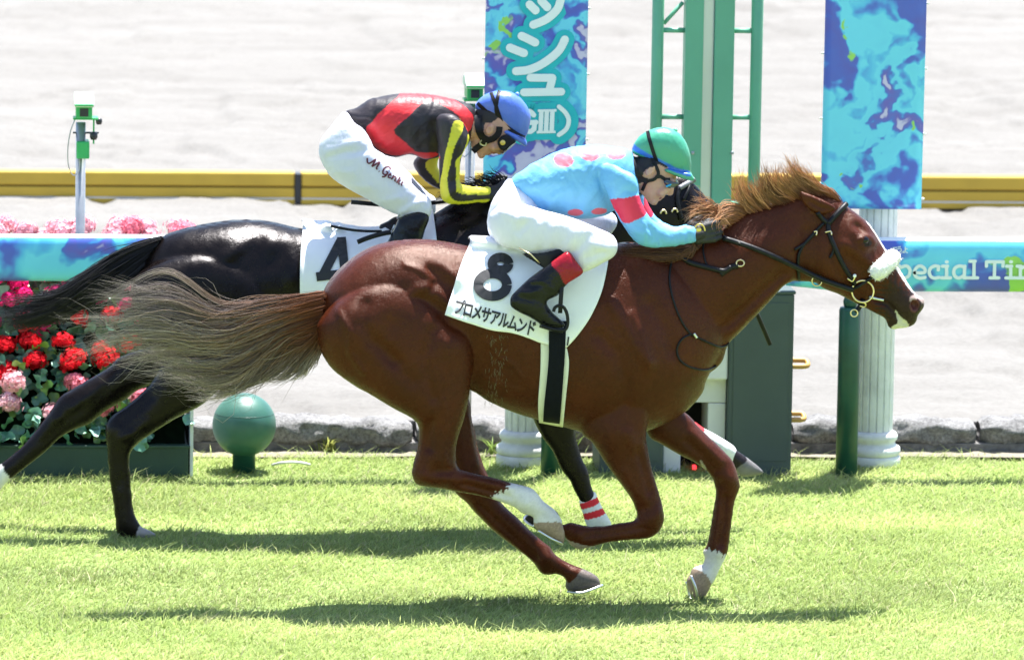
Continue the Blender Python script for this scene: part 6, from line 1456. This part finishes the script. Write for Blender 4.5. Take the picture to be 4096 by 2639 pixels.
def hstrap(nm, kb, k, pts, r, parent, off=.006, mt=None): return laid_strokes(nm, kb, [crom(c(k, pts), 5)], r * 520, off, mt or M_leather, parent)
hstrap("chin_strap", kb8, 'W', [(690, 60), (760, 200), (800, 320), (740, 400), (640, 430), (590, 520), (540, 630)], .0062, oh8)
hstrap("neck_strap", kb8, 'W', [(480, 120), (485, 230), (520, 330), (580, 400), (650, 420)], .010, oh8)
hstrap("temple_pad", kb8, 'W', [(760, 370), (830, 360), (890, 400), (960, 400)], .007, oh8)
# gloved hands on the rein
hw = np.array(P(*c1('W', 1325, 1155), -.115)); hk = np.array(P(*c1('W', 1545, 1110), -.105))
g1 = fist("glove", hw, hk, (-.1, 0, 1), (0, -1, 0), 1.12, M_glove, J8)
hw2 = hw + np.array((.03, .22, .01)); fist("glove", hw2, hk + np.array((.03, .20, .01)), (-.1, 0, 1), (0, 1, 0), 1.12, M_glove, J8)
em = np.array(P(*c1('W', 1352, 1085), -.150)); bm = bmesh.new(); bmesh.ops.create_uvsphere(bm, u_segments=14, v_segments=8, radius=.011, matrix=Matrix.Translation(em) @ Matrix.Diagonal((1.1, .45, .9, 1))); link("glove_emblem", bm_mesh("glove_emblem", bm, True), M_gold, g1)
tube("glove_cuff_ring", [np.array(P(*p_, -.150)) for p_ in c('W', crom([(1300, 1060), (1330, 1020), (1380, 1012), (1420, 1045), (1438, 1105)], 5))], .0035, M_gold, g1, 6)
wh = tube("whip", [np.array(P(*p_, y_)) for p_, y_ in ((c1('A', 450, 480), .12), (c1('A', 640, 870), .17), (c1('A', 800, 1200), .20), (c1('A', 925, 1495), .22))], .0095, M_leather, None, 10)
tag(wh, "black riding whip poking out below the chestnut horse's neck", "whip")

# ---------------------------------------------------------------- rider in black and red
J4 = empty("person", (-.75, Y4, 0), "jockey in black and red shirt with yellow sleeve stripes, blue cap, on the dark horse", "person")
tor4 = C_((400, 312), (480, 298), (560, 250), (620, 212), (750, 186), (900, 166), (1080, 170), (1200, 185), (1350, 215), (1450, 246), (1525, 285), (1548, 360), (1530, 480), (1490, 585), (1400, 660), (1300, 700), (1210, 722), (1110, 742), (1040, 715), (1000, 698), (930, 695), (860, 716), (780, 710), (720, 688), (650, 630), (610, 560), (560, 480), (480, 420), (420, 370))
arm4 = C_((1200, 380), (1300, 340), (1390, 370), (1455, 455), (1484, 540), (1468, 620), (1425, 700), (1408, 800), (1404, 900), (1412, 955), (1460, 970), (1560, 985), (1675, 986), (1690, 1050), (1665, 1108), (1550, 1118), (1400, 1132), (1290, 1122), (1248, 1080), (1232, 1000), (1222, 800), (1218, 600))
ya4 = [(cx_(1200), -.165), (cx_(1300), -.19), (cx_(1400), -.20), (cx_(1690), -.11)]
arm4f = C_((1150, 600), (1060, 690), (1005, 745), (998, 800), (1050, 880), (1130, 950), (1222, 1002), (1330, 1040), (1500, 1060), (1680, 1060), (1680, 980), (1500, 960), (1330, 930), (1220, 830), (1215, 740), (1260, 640))
s4 = Sculpt(Y4, .0052); s4.lm = 1.6; s4.poly(tor4, 0, 1.05, .20, lines=[(C_((440, 340), (520, 370), (620, 360)), 3, .007), (C_((500, 400), (600, 400), (680, 330)), 3, -.007), (C_((640, 600), (720, 560), (760, 640)), 3, .006), (C_((1160, 430), (1190, 560), (1200, 660)), 4, -.012), (C_((980, 340), (960, 500)), 4, .005), (C_((1100, 250), (1120, 330)), 3, .004), (C_((860, 420), (800, 560)), 3, .004), (C_((900, 690), (950, 640), (1000, 600)), 3, .005)])
s4.poly(arm4, ya4, 1.0, .075, lines=[(C_((1240, 900), (1330, 930), (1400, 910)), 2.2, -.006), (C_((1400, 960), (1330, 1010), (1280, 1090)), 2.2, .005), (C_((1280, 620), (1400, 600)), 2.5, .004), (C_((1540, 990), (1550, 1110)), 2, -.003)]); s4.poly(arm4f, .17, .85, .06); s4.build(1.1); folds(s4, .9, .13, .030, .0040, 7); folds(s4, 2.3, .12, .04, .0035, 8)
BLK = np.array((.022, .017, .021)); YEL = np.array((.66, .60, .035)); RD4 = np.array((.62, .022, .030))
pr = [(C_((940, 150), (1130, 165), (1350, 232), (1480, 308), (1545, 400), (1495, 515), (1440, 425), (1380, 352), (1260, 275), (1140, 236), (1040, 292), (960, 372), (830, 492), (920, 590), (1000, 662), (1045, 692), (1210, 700), (1215, 735), (1100, 760), (1000, 710), (860, 730), (720, 690), (640, 605), (592, 492), (640, 430), (700, 352), (800, 262), (900, 192)), Y4 - .15, RD4, -9, Y4 + 9),
      (C_((1350, 400), (1434, 418), (1416, 500), (1352, 620), (1312, 800), (1292, 900), (1302, 1010), (1332, 1078), (1420, 1105), (1660, 1100), (1660, 1130), (1400, 1142), (1280, 1130), (1236, 1070), (1230, 1000), (1250, 850), (1270, 700), (1302, 560)), Y4 - .2, YEL, Y4 - .5, Y4 - .08),
      (C_((1476, 520), (1495, 560), (1445, 680), (1402, 742), (1425, 850), (1420, 945), (1460, 962), (1690, 978), (1680, 1056), (1480, 1046), (1382, 1022), (1365, 980), (1370, 850), (1366, 740), (1420, 690), (1460, 600)), Y4 - .2, YEL, Y4 - .5, Y4 - .02),
      (C_((1095, 790), (1150, 720), (1260, 700), (1230, 800), (1225, 950), (1160, 880)), Y4 + .17, YEL, Y4 + .05, 9), (C_((1680, 960), (1760, 960), (1760, 1130), (1680, 1130)), Y4 - .1, BLK)]
bmesh_col("shirt", s4, BLK, M_silk4, J4, pr)
leg4 = C_((402, 318), (330, 380), (250, 480), (190, 562), (168, 640), (175, 720), (210, 800), (262, 880), (350, 950), (450, 1012), (580, 1082), (700, 1150), (800, 1202), (868, 1230), (900, 1300), (1050, 1290), (1140, 1242), (1156, 1150), (1140, 1082), (1082, 1050), (1000, 968), (900, 860), (800, 760), (722, 690), (650, 640), (612, 560), (560, 480), (480, 420))
leg4f = [(a + 4.5, b_ - 2.0) for a, b_ in leg4]; yl4 = [(cx_(170), -.09), (cx_(620), -.13), (cx_(1150), -.235)]
b4 = Sculpt(Y4, .0056); b4.lm = 1.5; b4.poly(leg4, yl4, .95, .13, lines=[(C_((230, 660), (360, 600), (490, 570)), 3, .006), (C_((260, 700), (400, 660), (560, 650)), 3, -.005), (C_((300, 820), (440, 840)), 3, .004), (C_((420, 980), (600, 960)), 3, .004), (C_((700, 1100), (860, 1060)), 2.5, .005), (C_((880, 1200), (980, 1120), (1090, 1080)), 2.2, .006), (C_((900, 1150), (1050, 1050)), 2.5, -.004)]); b4.poly(leg4f, [(a + 4.5, -y_) for a, y_ in yl4], .95, .13); b4.build(1.1); folds(b4, .3, .16, .034, .0024, 11); folds(b4, 1.3, .16, .04, .002, 12)
ob4 = bmesh_col("breeches", b4, (.66, .665, .77), M_breech, J4)
# name embroidered down the thigh
def script(o_, sx, ang, strokes):
    ca, sa = math.cos(ang), math.sin(ang); return [[(o_[0] + sx * (u * ca + v_ * sa), o_[1] + sx * (u * sa - v_ * ca)) for u, v_ in crom(s_, 5)] for s_ in strokes]
nm = [[(-.35, .55), (-.2, .3), (.05, .1), (.3, .5), (.45, 1.0), (.5, .5), (.55, .05)], [(.55, .05), (.8, .6), (1.0, 1.0), (1.0, .5), (1.05, .08), (1.2, .12)], [(1.42, .05), (1.5, .05)],
      [(2.35, .85), (2.1, 1.05), (1.8, .8), (1.75, .35), (1.95, .05), (2.25, .15), (2.3, .45), (2.05, .45)], [(2.3, .45), (2.25, -.1), (2.0, -.25)], [(2.5, .3), (2.75, .42), (2.65, .6), (2.5, .35), (2.6, .05), (2.85, .15)], [(2.95, .58), (3.0, .05)], [(3.0, .3), (3.2, .58), (3.35, .4), (3.35, .05), (3.5, .12)],
      [(3.62, 1.05), (3.65, .05)], [(3.66, .3), (3.9, .55), (3.72, .32), (3.98, .05)], [(4.15, .55), (4.12, .1), (4.3, .12)], [(4.2, .82), (4.24, .86)]]
M_thread = simple("dark_red_thread", (.10, .012, .025), .7)
o_ = script((592, 782), 84, math.atan2(205, 310), nm); laid_strokes("embroidered_name", b4, [c('C', s_) for s_ in o_], 1.7, .007, M_thread, ob4, .0002)
low4 = C_((872, 1255), (960, 1215), (1070, 1188), (1140, 1242), (1105, 1350), (1078, 1440), (1040, 1560), (1000, 1680), (1090, 1740), (1100, 1790), (900, 1790), (740, 1760), (690, 1700), (720, 1580), (790, 1420), (840, 1320))
for sg in (-1, 1):
    k = Sculpt(Y4, .006); k.poly(low4, sg * .255, .85, .055); k.build(1.0)
    bmesh_col("boot", k, (.010, .013, .020), M_boot, J4, [(C_((860, 1255), (960, 1200), (1080, 1170), (1150, 1240), (1112, 1345), (1020, 1370), (900, 1318)), Y4 + sg * .255, (.008, .008, .010))])
tube("boot_zip", [b4.on(*p_, .012) for p_ in C_((868, 1232), (845, 1290), (820, 1350), (806, 1385))], .004, M_steel, J4, 6)
hd4 = c('V', [(1060, 1060), (1000, 1130), (900, 1220), (830, 1300), (790, 1340), (740, 1352), (700, 1325), (670, 1348), (640, 1345), (590, 1308), (560, 1320), (540, 1365), (510, 1378), (470, 1372), (440, 1390), (390, 1408), (330, 1395), (290, 1330), (200, 1250), (170, 1100), (230, 800), (260, 500), (400, 330), (700, 250), (1000, 500), (1150, 850), (1120, 1000)])
ne4 = (np.array(P(*c1('V', 380, 850), Y4)), np.array(P(*C_((1430, 430))[0], Y4)), .058, .062)
kb4, _ = body("body", Y4, hd4, .95, [(tor4, 0, 1.0, .19), (arm4, ya4, 1.0, .07), (arm4f, .17, .85, .055), (leg4, yl4, .95, .12), (leg4f, [(a + 4.5, -y_) for a, y_ in yl4], .95, .12), (low4, -.255, .8, .045), (low4, .255, .8, .045)], ne4, [(c1('V', 560, 860), .072, 1.1)],
             [(c('V', [(240, 480), (400, 300), (700, 230), (900, 500), (700, 600), (560, 700), (440, 700), (400, 900), (300, 900), (250, 700)]), Y4, HAIR), (c('V', [(690, 1330), (640, 1350), (600, 1320), (560, 1330), (530, 1375), (500, 1385), (540, 1340), (600, 1300)]), Y4, (.25, .09, .08))], J4, [('V', (900, 1195), (760, 1325), .009, .0125, 0, 0), ('V', (735, 1310), (735, 1310), .010, .010, .012, .012), ('V', (640, 1325), (630, 1320), .009, .008, .004, .022), ('V', (545, 1350), (535, 1345), .009, .008, .004, .020), ('V', (385, 1375), (385, 1370), .017, .017, .006, .012), ('V', (700, 1180), (620, 1200), .020, .018, .040, .044)])
cap4 = C_((1540, 262), (1582, 208), (1652, 160), (1750, 134), (1850, 144), (1930, 190), (1990, 262), (2026, 342), (2022, 432), (1985, 545), (1900, 545), (1800, 490), (1700, 405), (1620, 355), (1548, 302))
peak4 = C_((1880, 500), (1975, 545), (1990, 622), (1930, 590), (1850, 540), (1780, 490), (1820, 470))
M_helm2 = simple("blue_cap_button", (.16, .30, .75), .4)
kh4, oh4 = helmet("riding_cap", Y4, cap4, peak4, (.085, .17, .60), [], [C_((1560, 245), (1640, 320), (1720, 380), (1800, 440), (1900, 510), (1978, 548)), C_((1680, 150), (1710, 230), (1745, 330), (1775, 420)), C_((1756, 134), (1738, 200), (1725, 300), (1750, 400))], J4, C_((1912, 168))[0])
hstrap("chin_strap", kb4, 'V', [(760, 800), (740, 930), (640, 1040), (500, 1090), (400, 1160), (300, 1230), (210, 1310)], .012, oh4)
hstrap("neck_strap", kb4, 'V', [(320, 560), (320, 740), (350, 900), (420, 1030), (520, 1080)], .014, oh4)
hstrap("chin_buckle", kb4, 'V', [(395, 1080), (350, 1140), (460, 1195), (490, 1130)], .0025, oh4, .012, M_steel)
gg4 = sun_glasses("goggles", kb4, c('V', [(690, 1080), (780, 960), (900, 930), (1010, 1000), (1070, 1075), (1000, 1140), (900, 1210), (830, 1250), (740, 1220)]), M_leather, J4, 0, Y4)
q = kb4.on(*c1('V', 820, 1120), .02); lathe("goggle_boss", [(.012, 0), (.0125, .003), (.009, .006)], 0, 0, M_gold, None, 18)
gb = [o for o in COL.objects if o.name.startswith("goggle_boss")][-1]; gb.parent = gg4; gb.location = Vector(q) + Vector((0, -.012, 0)); gb.rotation_euler = (math.pi / 2, 0, 0)
sun_glasses("goggle_visor", kb4, c('V', [(900, 1190), (960, 1120), (1060, 1060), (1085, 1075), (1000, 1160), (880, 1275), (790, 1345), (770, 1330), (850, 1260)]), M_clear, gg4, 0, Y4)
hw = np.array(P(*C_((1700, 1048))[0], Y4 - .11)); hk = np.array(P(*C_((1790, 1030))[0], Y4 - .10))
fist("glove", hw, hk, (-.1, 0, 1), (0, -1, 0), 1.05, M_glove, J4); fist("glove", hw + np.array((.0, .24, .0)), hk + np.array((.0, .22, .0)), (-.1, 0, 1), (0, 1, 0), 1.05, M_glove, J4)
w4 = [np.array(P(*p_, y_)) for p_, y_ in zip(C_((450, 1115), (620, 1130), (800, 1145), (1100, 1130), (1400, 1090), (1720, 1050)), (Y4 + .05, Y4 + .05, Y4 + .06, Y4 + .10, Y4 + .14, Y4 + .14))]
tag(tube("whip", w4, .010, M_leather, None, 10), "dark riding whip sticking out behind the black-and-red jockey's knee", "whip")
